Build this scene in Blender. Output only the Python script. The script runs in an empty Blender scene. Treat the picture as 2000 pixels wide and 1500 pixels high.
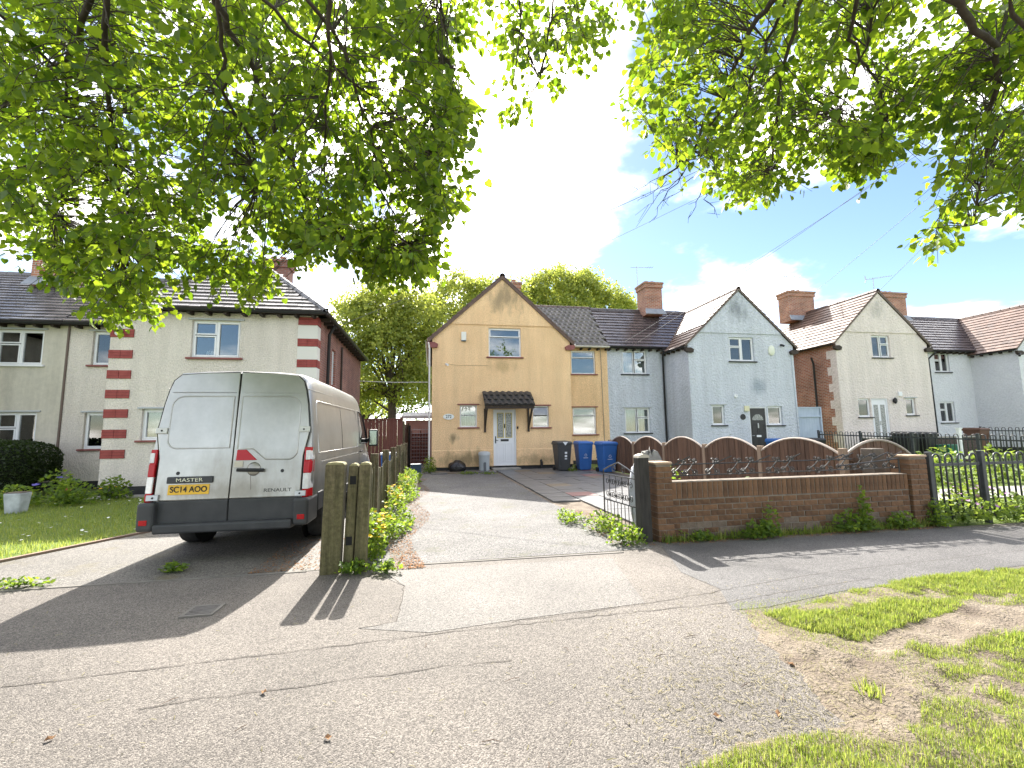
import bpy, math, random
import numpy as np
from mathutils import Vector, Matrix
random.seed(7); RNG = np.random.default_rng(11)
SC = bpy.context.scene
COL = SC.collection
rad = math.radians

# ---------------------------------------------------------------- camera
FPX, EYE = 870.0, 1.45                      # focal length in photo pixels (2000 wide), eye height
YAW, PITCH, ROLL = rad(10.4), rad(6.3), 0.014
_f = np.array([math.sin(YAW)*math.cos(PITCH), math.cos(YAW)*math.cos(PITCH), math.sin(PITCH)])
_r = np.array([math.cos(YAW), -math.sin(YAW), 0.0]); _u = np.cross(_r, _f)
CR = math.cos(ROLL)*_r - math.sin(ROLL)*_u
CU = math.sin(ROLL)*_r + math.cos(ROLL)*_u
CF = _f
CC = np.array([0, 0, EYE])
cam = bpy.data.cameras.new('camera'); cam_o = bpy.data.objects.new('camera', cam); COL.objects.link(cam_o)
cam.sensor_width = 36; cam.sensor_fit = 'HORIZONTAL'; cam.lens = FPX/2000*36
cam.clip_start = 0.05; cam.clip_end = 3000
m = Matrix.Identity(4)
for i in range(3):
    m[i][0], m[i][1], m[i][2], m[i][3] = CR[i], CU[i], -CF[i], CC[i]
cam_o.matrix_world = m
SC.camera = cam_o
def ray(px, py): return CR*(px-1000)/FPX - CU*(py-750)/FPX + CF
def proj(P):
    d = np.asarray(P, float) - CC; w = d@CF
    return 1000 + FPX*(d@CR)/w, 750 - FPX*(d@CU)/w
def ground(px, py, z=0.0):
    d = ray(px, py); return CC + d*((z-EYE)/d[2])
def at_depth(px, py, t): return CC + ray(px, py)*t

# ---------------------------------------------------------------- sky, sun, exposure
SUN_EL, SUN_AZ = rad(42.4), rad(1.4)        # azimuth from +Y towards +X
SUN = Vector((math.cos(SUN_EL)*math.sin(SUN_AZ), math.cos(SUN_EL)*math.cos(SUN_AZ), math.sin(SUN_EL)))
W = bpy.data.worlds.new('World'); SC.world = W; W.use_nodes = True
nt = W.node_tree; nt.nodes.clear()
def N(t, **k):
    n = nt.nodes.new(t)
    for a, b in k.items(): setattr(n, a, b)
    return n
def L(a, b): nt.links.new(a, b)
def math_n(op, a, b=None, clamp=False):
    n = N('ShaderNodeMath', operation=op); n.use_clamp = clamp
    for i, x in enumerate((a, b)):
        if x is None: continue
        if isinstance(x, (int, float)): n.inputs[i].default_value = x
        else: L(x, n.inputs[i])
    return n.outputs[0]
sky = N('ShaderNodeTexSky', sky_type='NISHITA'); sky.sun_disc = False
sky.sun_elevation = SUN_EL; sky.sun_rotation = SUN_AZ; sky.dust_density = 0.25; sky.ozone_density = 2.5; sky.air_density = 1.0
tc = N('ShaderNodeTexCoord'); nrm = N('ShaderNodeVectorMath', operation='NORMALIZE'); L(tc.outputs['Generated'], nrm.inputs[0])
dt = N('ShaderNodeVectorMath', operation='DOT_PRODUCT'); L(nrm.outputs[0], dt.inputs[0]); dt.inputs[1].default_value = SUN
sxyz = N('ShaderNodeSeparateXYZ'); L(nrm.outputs[0], sxyz.inputs[0])
zz = math_n('ADD', math_n('MAXIMUM', sxyz.outputs[2], 0.0), 0.22)
cmb = N('ShaderNodeCombineXYZ'); L(math_n('DIVIDE', sxyz.outputs[0], zz), cmb.inputs[0]); L(math_n('DIVIDE', sxyz.outputs[1], zz), cmb.inputs[1])
noi = N('ShaderNodeTexNoise'); noi.inputs['Scale'].default_value = 1.5; noi.inputs['Detail'].default_value = 7; noi.inputs['Roughness'].default_value = 0.55
mp = N('ShaderNodeMapping'); mp.inputs['Location'].default_value = (6.3, 7.1, 0); L(cmb.outputs[0], mp.inputs[0]); L(mp.outputs[0], noi.inputs['Vector'])
sd = math_n('MAXIMUM', dt.outputs['Value'], 0.0)
glow = math_n('POWER', sd, 26.0)
dens = math_n('ADD', noi.outputs['Fac'], math_n('MULTIPLY', glow, 0.36))
mask = N('ShaderNodeMapRange', interpolation_type='SMOOTHSTEP'); L(dens, mask.inputs[0])
mask.inputs[1].default_value = 0.45; mask.inputs[2].default_value = 0.69
bg1 = N('ShaderNodeBackground'); L(sky.outputs[0], bg1.inputs[0]); bg1.inputs[1].default_value = 0.05
bg2 = N('ShaderNodeBackground'); bg2.inputs[0].default_value = (1.0, 0.95, 0.90, 1)
L(math_n('ADD', math_n('MULTIPLY', math_n('POWER', sd, 10.0), 0.9), 1.2), bg2.inputs[1])
mx = N('ShaderNodeMixShader'); L(mask.outputs[0], mx.inputs[0]); L(bg1.outputs[0], mx.inputs[1]); L(bg2.outputs[0], mx.inputs[2])
L(mx.outputs[0], N('ShaderNodeOutputWorld').inputs[0])
sl = bpy.data.lights.new('sun', 'SUN'); sl.energy = 2.9; sl.angle = rad(0.55); sl.color = (1, 0.95, 0.87)
so = bpy.data.objects.new('sun', sl); COL.objects.link(so)
so.rotation_euler = SUN.to_track_quat('Z', 'Y').to_euler(); so.location = (0, 20, 30)
SC.view_settings.view_transform = 'Standard'; SC.view_settings.look = 'None'
SC.view_settings.gamma = 1; SC.view_settings.use_curve_mapping = False
SC.view_settings.exposure = 2.28
SC.render.engine = 'CYCLES'; SC.cycles.use_denoising = True; SC.cycles.max_bounces = 8
SC.cycles.transparent_max_bounces = 12; SC.cycles.sample_clamp_indirect = 8

# ---------------------------------------------------------------- helpers
def frame(o, u, n):
    o = np.array(o, float); u = np.array(u, float); n = np.array(n, float)
    def T(p): return o + p[0]*u + p[1]*n + np.array([0, 0, p[2]])
    T.flip = np.cross(u, n)[2] < 0
    return T
class MB:
    def __init__(s, T=None): s.v = []; s.f = []; s.m = []; s.T = T; s.mi = 0; s.rnd = None
    def add(s, vs, fs):
        b = len(s.v); T = s.T
        s.v += [tuple(T(p)) if T else tuple(p) for p in vs]
        for f in fs:
            f = [i+b for i in f]
            s.f.append(f[::-1] if (T and T.flip) else f); s.m.append(s.mi)
        return s
    def box(s, x0, y0, z0, x1, y1, z1):
        x0, x1 = sorted((x0, x1)); y0, y1 = sorted((y0, y1)); z0, z1 = sorted((z0, z1))
        return s.add([(x0,y0,z0),(x1,y0,z0),(x1,y1,z0),(x0,y1,z0),(x0,y0,z1),(x1,y0,z1),(x1,y1,z1),(x0,y1,z1)],
            [(3,2,1,0),(4,5,6,7),(0,1,5,4),(1,2,6,5),(2,3,7,6),(3,0,4,7)])
    def hexa(s, p):      # 8 corners, bottom 4 ccw then top 4
        return s.add(p, [(3,2,1,0),(4,5,6,7),(0,1,5,4),(1,2,6,5),(2,3,7,6),(3,0,4,7)])
    def ring(s, u0, z0, u1, z1, w, d0, d1):     # picture-frame in the u,z plane
        s.box(u0,d0,z0,u0+w,d1,z1); s.box(u1-w,d0,z0,u1,d1,z1)
        s.box(u0+w,d0,z0,u1-w,d1,z0+w); return s.box(u0+w,d0,z1-w,u1-w,d1,z1)
    def tube(s, pts, r, n=6, cap=True):
        P = [np.array(p, float) for p in pts]; k = len(P)
        rs = r if hasattr(r, '__len__') else [r]*k
        vs = []; a = None
        for i in range(k):
            t = P[min(i+1, k-1)] - P[max(i-1, 0)]; t = t/(np.linalg.norm(t)+1e-9)
            if a is None:
                a = np.cross(t, (0, 0, 1)) if abs(t[2]) < .9 else np.cross(t, (1, 0, 0))
            a = a - t*(a@t); a = a/(np.linalg.norm(a)+1e-9); b = np.cross(t, a)
            for j in range(n):
                g = 2*math.pi*j/n; vs.append(P[i] + rs[i]*(math.cos(g)*a + math.sin(g)*b))
        fs = [(i*n+j, i*n+(j+1)%n, (i+1)*n+(j+1)%n, (i+1)*n+j) for i in range(k-1) for j in range(n)]
        if cap: fs += [tuple(range(n))[::-1], tuple((k-1)*n+j for j in range(n))]
        return s.add(vs, fs)
    def lathe(s, prof, n=16, c=(0,0,0), axis='z'):
        vs = []; k = len(prof)
        for r, h in prof:
            for j in range(n):
                g = 2*math.pi*j/n; a, b = r*math.cos(g), r*math.sin(g)
                vs.append((c[0]+a, c[1]+b, c[2]+h) if axis == 'z' else (c[0]+h, c[1]+a, c[2]+b) if axis == 'x' else (c[0]+b, c[1]+h, c[2]+a))
        fs = [(i*n+j, i*n+(j+1)%n, (i+1)*n+(j+1)%n, (i+1)*n+j) for i in range(k-1) for j in range(n)]
        if prof[0][0] > 0: fs.append(tuple(range(n))[::-1])
        if prof[-1][0] > 0: fs.append(tuple((k-1)*n+j for j in range(n)))
        return s.add(vs, fs)
    def prism(s, poly, h0, h1, ax='y'):          # 2-D polygon extruded; poly in (x,z) for ax y, (x,y) for ax z, (y,z) for ax x
        k = len(poly)
        g = {'y': lambda p, h: (p[0], h, p[1]), 'z': lambda p, h: (p[0], p[1], h), 'x': lambda p, h: (h, p[0], p[1])}[ax]
        vs = [g(p, h0) for p in poly] + [g(p, h1) for p in poly]
        return s.add(vs, [tuple(range(k)), tuple(range(2*k-1, k-1, -1))] + [(i+k, (i+1)%k+k, (i+1)%k, i) for i in range(k)])
    def build(s, name, mat, parent=None, org=None, smooth=False, bevel=0, seg=2, auto=None):
        me = bpy.data.meshes.new(name)
        o3 = np.array(org if org is not None else (ORG.get(parent.name, (0,0,0)) if parent else (0,0,0)), float)
        V = np.array(s.v, float).reshape(-1, 3) - o3
        me.from_pydata(V.tolist(), [], s.f)
        for mm in (mat if isinstance(mat, (list, tuple)) else [mat]): me.materials.append(mm)
        if any(s.m): me.polygons.foreach_set('material_index', s.m)
        if s.rnd is not None:
            at = me.attributes.new('rnd', 'FLOAT', 'FACE'); at.data.foreach_set('value', np.array(s.rnd, np.float32))
        if smooth: me.polygons.foreach_set('use_smooth', [True]*len(me.polygons))
        if smooth and auto: me.set_sharp_from_angle(angle=rad(auto))
        me.update()
        ob = bpy.data.objects.new(name, me); COL.objects.link(ob)
        if parent: ob.parent = parent; ORG[ob.name] = tuple(o3)
        else:
            ob.location = o3; ORG[ob.name] = tuple(o3)
        if bevel:
            b = ob.modifiers.new('bevel', 'BEVEL'); b.width = bevel; b.segments = seg; b.limit_method = 'ANGLE'; b.angle_limit = rad(35)
        return ob
ORG = {}
def tag(o, label, cat=None, group=None, kind=None):
    if label: o['label'] = label
    if cat: o['category'] = cat
    if group: o['group'] = group
    if kind: o['kind'] = kind
    return o
def thing(name, label, cat, loc=(0,0,0), rz=0, group=None):
    o = bpy.data.objects.new(name, None); COL.objects.link(o); o.location = loc; o.rotation_euler = (0,0,rz)
    o.empty_display_size = .3
    ORG[o.name] = (0,0,0) if rz else tuple(loc)
    return tag(o, label, cat, group)
def struct(o): o['kind'] = 'structure'; return o
def link_copy(me, name, parent, loc, rot=(0,0,0), scale=(1,1,1)):
    o = bpy.data.objects.new(name, me); COL.objects.link(o); o.parent = parent
    o.location = np.array(loc) - np.array(ORG.get(parent.name, (0,0,0))); o.rotation_euler = rot; o.scale = scale
    return o
def inst(name, tv, tf, pos, rot, size, mat, parent=None, org=(0,0,0), rnd=None, kind=None, smooth=False):
    """one mesh of many placed copies of a small template (leaves, blades)"""
    tv = np.array(tv, float); n = len(pos); k = len(tv)
    V = np.einsum('nij,kj->nki', rot, tv)*np.asarray(size).reshape(-1,1,1) + np.asarray(pos)[:,None,:] - np.array(org)
    me = bpy.data.meshes.new(name); me.vertices.add(n*k); me.vertices.foreach_set('co', V.astype(np.float32).ravel())
    fl = np.array([i for f in tf for i in f]); cnt = np.array([len(f) for f in tf])
    idx = (fl[None,:] + (np.arange(n)*k)[:,None]).ravel()
    me.loops.add(len(idx)); me.loops.foreach_set('vertex_index', idx.astype(np.int32))
    ct = np.tile(cnt, n); st = np.concatenate([[0], np.cumsum(ct)[:-1]])
    me.polygons.add(len(ct)); me.polygons.foreach_set('loop_start', st.astype(np.int32))
    me.polygons.foreach_set('loop_total', ct.astype(np.int32)) if bpy.app.version < (4,1) else None
    r = RNG.random(n) if rnd is None else rnd
    at = me.attributes.new('rnd', 'FLOAT', 'FACE'); at.data.foreach_set('value', np.repeat(r, len(tf)).astype(np.float32))
    me.materials.append(mat); me.update(calc_edges=True); me.validate()
    if smooth: me.polygons.foreach_set('use_smooth', [True]*len(me.polygons))
    o = bpy.data.objects.new(name, me); COL.objects.link(o)
    if parent: o.parent = parent
    else: o.location = org
    if kind: o['kind'] = kind
    return o
def rots(n, tilt=None, up=None):
    """random rotation matrices; tilt None = any, else near-upright z within tilt"""
    a = RNG.random(n)*2*math.pi
    if tilt is None:
        q = RNG.normal(size=(n,4)); q /= np.linalg.norm(q, axis=1)[:,None]; w,x,y,z = q.T
        return np.stack([np.stack([1-2*(y*y+z*z),2*(x*y-z*w),2*(x*z+y*w)],1),np.stack([2*(x*y+z*w),1-2*(x*x+z*z),2*(y*z-x*w)],1),np.stack([2*(x*z-y*w),2*(y*z+x*w),1-2*(x*x+y*y)],1)],1)
    b = RNG.normal(size=n)*tilt
    ca, sa, cb, sb = np.cos(a), np.sin(a), np.cos(b), np.sin(b); o = np.zeros(n)
    return np.stack([np.stack([ca,-sa*cb,sa*sb],1), np.stack([sa,ca*cb,-ca*sb],1), np.stack([o,sb,cb],1)],1)
def basis_rots(ydir, zdir):
    y = ydir/np.linalg.norm(ydir,axis=1)[:,None]; x = np.cross(y, zdir); x /= np.linalg.norm(x,axis=1)[:,None]+1e-9
    z = np.cross(x, y); return np.stack([x,y,z],2)
def in_poly(px, py, poly):
    c = False; j = len(poly)-1
    for i in range(len(poly)):
        (xi,yi),(xj,yj) = poly[i],poly[j]
        if (yi>py) != (yj>py) and px < (xj-xi)*(py-yi)/(yj-yi)+xi: c = not c
        j = i
    return c
def text_mesh(txt, size, depth=0.002, bold=False, sx=1.0):
    cu = bpy.data.curves.new('t', 'FONT'); cu.body = txt; cu.size = size; cu.extrude = depth; cu.align_x = 'CENTER'; cu.align_y = 'CENTER'
    if bold: cu.offset = size*0.018
    o = bpy.data.objects.new('t', cu); COL.objects.link(o)
    me = bpy.data.meshes.new_from_object(o.evaluated_get(bpy.context.evaluated_depsgraph_get()))
    bpy.data.objects.remove(o); bpy.data.curves.remove(cu)
    for v in me.vertices: v.co.x *= sx
    return me
def letters(txt, size, mat, parent, loc, rot, sx=1.0, depth=.002, name='lettering', bold=True):
    me = text_mesh(txt, size, depth, bold, sx); me.materials.append(mat)
    return link_copy(me, name, parent, loc, rot)

# ---------------------------------------------------------------- materials
def mat_base(name):
    mt = bpy.data.materials.new(name); mt.use_nodes = True
    t = mt.node_tree; b = t.nodes['Principled BSDF']
    return mt, t, b
def c4(c): return (c[0], c[1], c[2], 1)
def M(name, c1, c2=None, scale=2.0, rough=.8, bump=0, bscale=60, metal=0, spec=.4, by=None, stains=(), det=5, bdist=.01, stretch=None, vor=False, coat=0, speck=None, streak=0):
    mt, t, b = mat_base(name); n = t.nodes; l = t.links
    tcn = n.new('ShaderNodeTexCoord'); vec = tcn.outputs['Object']
    if stretch:
        mpn = n.new('ShaderNodeMapping'); mpn.inputs['Scale'].default_value = stretch; l.new(vec, mpn.inputs[0]); svec = mpn.outputs[0]
    else: svec = vec
    b.inputs['Roughness'].default_value = rough; b.inputs['Metallic'].default_value = metal
    b.inputs['Specular IOR Level'].default_value = spec; b.inputs['Coat Weight'].default_value = coat
    col = None
    if c2 is None: b.inputs['Base Color'].default_value = c4(c1)
    else:
        mixn = n.new('ShaderNodeMix'); mixn.data_type = 'RGBA'; mixn.inputs[6].default_value = c4(c1); mixn.inputs[7].default_value = c4(c2)
        nz = n.new('ShaderNodeTexNoise'); nz.inputs['Scale'].default_value = scale; nz.inputs['Detail'].default_value = det; l.new(svec, nz.inputs['Vector'])
        mr = n.new('ShaderNodeMapRange'); mr.inputs[1].default_value = .32; mr.inputs[2].default_value = .68; l.new(nz.outputs['Fac'], mr.inputs[0])
        fac = mr.outputs[0]
        if by:
            if by == 'obj': a = n.new('ShaderNodeObjectInfo').outputs['Random']
            else:
                an = n.new('ShaderNodeAttribute'); an.attribute_name = 'rnd'; a = an.outputs['Fac']
            ad = n.new('ShaderNodeMath'); ad.operation = 'ADD'; l.new(a, ad.inputs[0]); l.new(fac, ad.inputs[1])
            hf = n.new('ShaderNodeMath'); hf.operation = 'MULTIPLY'; hf.inputs[1].default_value = .5; l.new(ad.outputs[0], hf.inputs[0]); fac = hf.outputs[0]
        l.new(fac, mixn.inputs[0]); col = mixn.outputs[2]
    for (cen, radv, sc_, colr, amt) in stains:
        mpn = n.new('ShaderNodeMapping'); mpn.vector_type = 'TEXTURE'; mpn.inputs['Location'].default_value = cen; mpn.inputs['Scale'].default_value = radv; l.new(vec, mpn.inputs[0])
        ln = n.new('ShaderNodeVectorMath'); ln.operation = 'LENGTH'; l.new(mpn.outputs[0], ln.inputs[0])
        nz = n.new('ShaderNodeTexNoise'); nz.inputs['Scale'].default_value = sc_; nz.inputs['Detail'].default_value = 8; nz.inputs['Roughness'].default_value = .65
        mp2 = n.new('ShaderNodeMapping'); mp2.inputs['Scale'].default_value = (1,1,.35); l.new(vec, mp2.inputs[0]); l.new(mp2.outputs[0], nz.inputs['Vector'])
        sb = n.new('ShaderNodeMath'); sb.operation = 'SUBTRACT'; l.new(nz.outputs['Fac'], sb.inputs[0]); 
        m2 = n.new('ShaderNodeMath'); m2.operation = 'MULTIPLY'; m2.inputs[1].default_value = .45; l.new(ln.outputs['Value'], m2.inputs[0]); l.new(m2.outputs[0], sb.inputs[1])
        mr = n.new('ShaderNodeMapRange'); mr.inputs[1].default_value = .12; mr.inputs[2].default_value = .42; mr.inputs[4].default_value = amt; l.new(sb.outputs[0], mr.inputs[0])
        mixn = n.new('ShaderNodeMix'); mixn.data_type = 'RGBA'; mixn.inputs[7].default_value = c4(colr)
        if col: l.new(col, mixn.inputs[6])
        else: mixn.inputs[6].default_value = c4(c1)
        l.new(mr.outputs[0], mixn.inputs[0]); col = mixn.outputs[2]
    if streak:
        mps = n.new('ShaderNodeMapping'); mps.inputs['Scale'].default_value = (1.1,1.1,.13); l.new(vec, mps.inputs[0])
        nz = n.new('ShaderNodeTexNoise'); nz.inputs['Scale'].default_value = 2.2; nz.inputs['Detail'].default_value = 7; nz.inputs['Roughness'].default_value = .65; l.new(mps.outputs[0], nz.inputs['Vector'])
        mr = n.new('ShaderNodeMapRange'); mr.inputs[1].default_value = .35; mr.inputs[2].default_value = .62; mr.inputs[3].default_value = 1-streak; mr.inputs[4].default_value = 1.03; l.new(nz.outputs['Fac'], mr.inputs[0])
        mu = n.new('ShaderNodeMix'); mu.data_type = 'RGBA'; mu.blend_type = 'MULTIPLY'; mu.inputs[0].default_value = 1; l.new(mr.outputs[0], mu.inputs[7]); l.new(col, mu.inputs[6]); col = mu.outputs[2]
    if speck:
        nz = n.new('ShaderNodeTexNoise'); nz.inputs['Scale'].default_value = speck[0]; nz.inputs['Detail'].default_value = 3; nz.inputs['Roughness'].default_value = .7; l.new(vec, nz.inputs['Vector'])
        mr = n.new('ShaderNodeMapRange'); mr.inputs[1].default_value = .3; mr.inputs[2].default_value = .7; mr.inputs[3].default_value = 1-speck[1]; mr.inputs[4].default_value = 1+speck[1]*.7; l.new(nz.outputs['Fac'], mr.inputs[0])
        mu = n.new('ShaderNodeMix'); mu.data_type = 'RGBA'; mu.blend_type = 'MULTIPLY'; mu.inputs[0].default_value = 1; l.new(mr.outputs[0], mu.inputs[7])
        if col: l.new(col, mu.inputs[6])
        else: mu.inputs[6].default_value = c4(c1)
        col = mu.outputs[2]
    if col: l.new(col, b.inputs['Base Color'])
    if bump:
        bp = n.new('ShaderNodeBump'); bp.inputs['Strength'].default_value = bump; bp.inputs['Distance'].default_value = bdist
        if vor: nz = n.new('ShaderNodeTexVoronoi'); nz.inputs['Scale'].default_value = bscale; l.new(svec, nz.inputs['Vector']); l.new(nz.outputs['Distance'], bp.inputs['Height'])
        else: nz = n.new('ShaderNodeTexNoise'); nz.inputs['Scale'].default_value = bscale; nz.inputs['Detail'].default_value = 4; l.new(svec, nz.inputs['Vector']); l.new(nz.outputs['Fac'], bp.inputs['Height'])
        l.new(bp.outputs[0], b.inputs['Normal'])
    return mt
def leaf_mat(name, cd, cl, tl, tl2, fac=.5, rough=.45):
    """foliage: dark/light reflecting colour by leaf, translucent when backlit"""
    mt, t, b = mat_base(name); n = t.nodes; l = t.links
    an = n.new('ShaderNodeAttribute'); an.attribute_name = 'rnd'
    oi = n.new('ShaderNodeObjectInfo')
    mxn = n.new('ShaderNodeMath'); mxn.operation = 'MAXIMUM'; l.new(an.outputs['Fac'], mxn.inputs[0]); l.new(oi.outputs['Random'], mxn.inputs[1])
    def mixc(a, c):
        x = n.new('ShaderNodeMix'); x.data_type = 'RGBA'; x.inputs[6].default_value = c4(a); x.inputs[7].default_value = c4(c); l.new(an.outputs['Fac'], x.inputs[0]); return x.outputs[2]
    l.new(mixc(cd, cl), b.inputs['Base Color']); b.inputs['Roughness'].default_value = rough; b.inputs['Specular IOR Level'].default_value = .35
    tr = n.new('ShaderNodeBsdfTranslucent'); l.new(mixc(tl, tl2), tr.inputs[0])
    ms = n.new('ShaderNodeMixShader'); ms.inputs[0].default_value = fac; l.new(b.outputs[0], ms.inputs[1]); l.new(tr.outputs[0], ms.inputs[2])
    l.new(ms.outputs[0], n['Material Output'].inputs[0]); return mt
def brick_mat(name, c1, c2, mortar, bw=.225, bh=.075, axis='x', bump=.5):
    mt, t, b = mat_base(name); n = t.nodes; l = t.links
    tcn = n.new('ShaderNodeTexCoord'); sp = n.new('ShaderNodeSeparateXYZ'); l.new(tcn.outputs['Object'], sp.inputs[0])
    cb = n.new('ShaderNodeCombineXYZ')
    if axis == 'xy':
        ad = n.new('ShaderNodeMath'); l.new(sp.outputs[0], ad.inputs[0]); l.new(sp.outputs[1], ad.inputs[1]); l.new(ad.outputs[0], cb.inputs[0])
    else: l.new(sp.outputs[0 if axis == 'x' else 1], cb.inputs[0])
    l.new(sp.outputs[2], cb.inputs[1])
    br = n.new('ShaderNodeTexBrick'); br.inputs['Color1'].default_value = c4(c1); br.inputs['Color2'].default_value = c4(c2); br.inputs['Mortar'].default_value = c4(mortar)
    br.inputs['Scale'].default_value = 1; br.inputs['Brick Width'].default_value = bw; br.inputs['Row Height'].default_value = bh; br.inputs['Mortar Size'].default_value = .011; br.inputs['Bias'].default_value = -.1
    l.new(cb.outputs[0], br.inputs['Vector'])
    nz = n.new('ShaderNodeTexNoise'); nz.inputs['Scale'].default_value = 1.7; nz.inputs['Detail'].default_value = 6; l.new(tcn.outputs['Object'], nz.inputs['Vector'])
    mixn = n.new('ShaderNodeMix'); mixn.data_type = 'RGBA'; mixn.blend_type = 'MULTIPLY'; mixn.inputs[0].default_value = .6; l.new(br.outputs['Color'], mixn.inputs[6])
    cr = n.new('ShaderNodeMapRange'); cr.inputs[1].default_value = .3; cr.inputs[2].default_value = .7; cr.inputs[3].default_value = .55; cr.inputs[4].default_value = 1.25; l.new(nz.outputs['Fac'], cr.inputs[0]); l.new(cr.outputs[0], mixn.inputs[7])
    l.new(mixn.outputs[2], b.inputs['Base Color']); b.inputs['Roughness'].default_value = .85
    bp = n.new('ShaderNodeBump'); bp.inputs['Strength'].default_value = bump; bp.inputs['Distance'].default_value = .01; bp.invert = True; l.new(br.outputs['Fac'], bp.inputs['Height']); l.new(bp.outputs[0], b.inputs['Normal'])
    return mt
def glass_mat(name, tint=(.8,.85,.85), refl=1.0):
    mt, t, b = mat_base(name); n = t.nodes; l = t.links; n.remove(b)
    tr = n.new('ShaderNodeBsdfTransparent'); tr.inputs[0].default_value = c4(tint)
    gl = n.new('ShaderNodeBsdfGlossy'); gl.inputs['Roughness'].default_value = .015
    fr = n.new('ShaderNodeFresnel'); fr.inputs[0].default_value = 1.9
    mu = n.new('ShaderNodeMath'); mu.operation = 'MULTIPLY'; mu.use_clamp = True; mu.inputs[1].default_value = 1.6*refl; l.new(fr.outputs[0], mu.inputs[0])
    ms = n.new('ShaderNodeMixShader'); l.new(mu.outputs[0], ms.inputs[0]); l.new(tr.outputs[0], ms.inputs[1]); l.new(gl.outputs[0], ms.inputs[2])
    l.new(ms.outputs[0], n['Material Output'].inputs[0]); return mt
def asphalt_mat(name, stone, stone2, dark, scale=140, rough=.7, patch=None, moss=None):
    mt, t, b = mat_base(name); n = t.nodes; l = t.links
    tcn = n.new('ShaderNodeTexCoord'); v = tcn.outputs['Object']
    vo = n.new('ShaderNodeTexVoronoi'); vo.inputs['Scale'].default_value = scale; vo.inputs['Randomness'].default_value = 1; l.new(v, vo.inputs['Vector'])
    sp = n.new('ShaderNodeSeparateColor'); l.new(vo.outputs['Color'], sp.inputs[0])
    cr = n.new('ShaderNodeValToRGB'); e = cr.color_ramp.elements
    e[0].position = .0; e[0].color = c4(tuple(.85*d+.15*a for a, d in zip(stone, dark))); e[1].position = 1; e[1].color = c4(stone2)
    x = e.new(.28); x.color = c4(tuple(.5*a+.5*d for a, d in zip(stone, dark))); x = e.new(.55); x.color = c4(stone); l.new(sp.outputs[0], cr.inputs[0])
    nz = n.new('ShaderNodeTexNoise'); nz.inputs['Scale'].default_value = .7; nz.inputs['Detail'].default_value = 8; nz.inputs['Roughness'].default_value = .6; l.new(v, nz.inputs['Vector'])
    mr = n.new('ShaderNodeMapRange'); mr.inputs[1].default_value = .3; mr.inputs[2].default_value = .7; mr.inputs[3].default_value = .72; mr.inputs[4].default_value = 1.22; l.new(nz.outputs['Fac'], mr.inputs[0])
    mu = n.new('ShaderNodeMix'); mu.data_type = 'RGBA'; mu.blend_type = 'MULTIPLY'; mu.inputs[0].default_value = 1; l.new(cr.outputs[0], mu.inputs[6]); l.new(mr.outputs[0], mu.inputs[7])
    col = mu.outputs[2]
    if moss:
        n2 = n.new('ShaderNodeTexNoise'); n2.inputs['Scale'].default_value = 1.6; n2.inputs['Detail'].default_value = 9; n2.inputs['Roughness'].default_value = .7; l.new(v, n2.inputs['Vector'])
        m2 = n.new('ShaderNodeMapRange'); m2.inputs[1].default_value = .54; m2.inputs[2].default_value = .7; m2.inputs[4].default_value = .75; l.new(n2.outputs['Fac'], m2.inputs[0])
        mm = n.new('ShaderNodeMix'); mm.data_type = 'RGBA'; mm.inputs[7].default_value = c4(moss); l.new(m2.outputs[0], mm.inputs[0]); l.new(col, mm.inputs[6]); col = mm.outputs[2]
    l.new(col, b.inputs['Base Color']); b.inputs['Roughness'].default_value = rough; b.inputs['Specular IOR Level'].default_value = .4
    bp = n.new('ShaderNodeBump'); bp.inputs['Strength'].default_value = .7; bp.inputs['Distance'].default_value = .006; bp.invert = True; l.new(vo.outputs['Distance'], bp.inputs['Height']); l.new(bp.outputs[0], b.inputs['Normal'])
    return mt
# ---------------------------------------------------------------- material palette
UPVC = M('upvc_white', (.78,.79,.80), rough=.35)
GLASS = glass_mat('window_glass')
BLACKM = M('black_metal', (.018,.018,.02), (.03,.03,.032), 8, rough=.45)
BLACKP = M('black_pipe', (.02,.02,.022), rough=.5)
DARKT = M('dark_timber', (.03,.022,.018), (.05,.035,.025), 6, rough=.7)
MAROON = M('maroon_paint', (.20,.06,.055), (.26,.09,.08), 5, rough=.6)
LEADM = M('lead_flashing', (.22,.24,.27), (.3,.32,.35), 5, rough=.5)
CURT = M('curtain_cloth', (.62,.62,.58), (.5,.5,.47), 4, rough=.9)
DCURT = M('dark_blind', (.16,.17,.17), (.2,.2,.2), 4, rough=.9)
PLINTH = M('black_plinth', (.022,.022,.024), (.04,.04,.04), 5, rough=.7)
WHITEP = M('white_pipe', (.72,.70,.68), rough=.45)
REND_Y = M('render_yellow', (.89,.625,.36), (.83,.565,.315), 1.2, rough=.9, bump=1, bscale=30, bdist=.03, speck=(26,.20), streak=.10, stains=(
    ((0.15,0,7.0),(1.0,.5,1.0),3.2,(.26,.205,.13),.75), ((-1.6,0,.45),(1.5,.6,.5),2.6,(.20,.16,.08),.75), ((1.6,0,.35),(1.6,.6,.3),2.6,(.24,.19,.10),.5),
    ((-2.0,0,1.3),(.25,.4,.3),5,(.22,.17,.1),.8), ((.0,0,4.2),(.9,.4,.4),2.5,(.42,.29,.14),.5)))
REND_B = M('render_blue', (.56,.595,.655), (.61,.64,.695), 1.0, rough=.9, bump=1.0, bscale=11, bdist=.07, speck=(14,.12), streak=.12, stains=(
    ((0,0,6.9),(.8,.5,.9),3,(.17,.19,.21),.7), ((.75,0,3.35),(.5,.5,.5),2,(.27,.32,.38),.75)))
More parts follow.
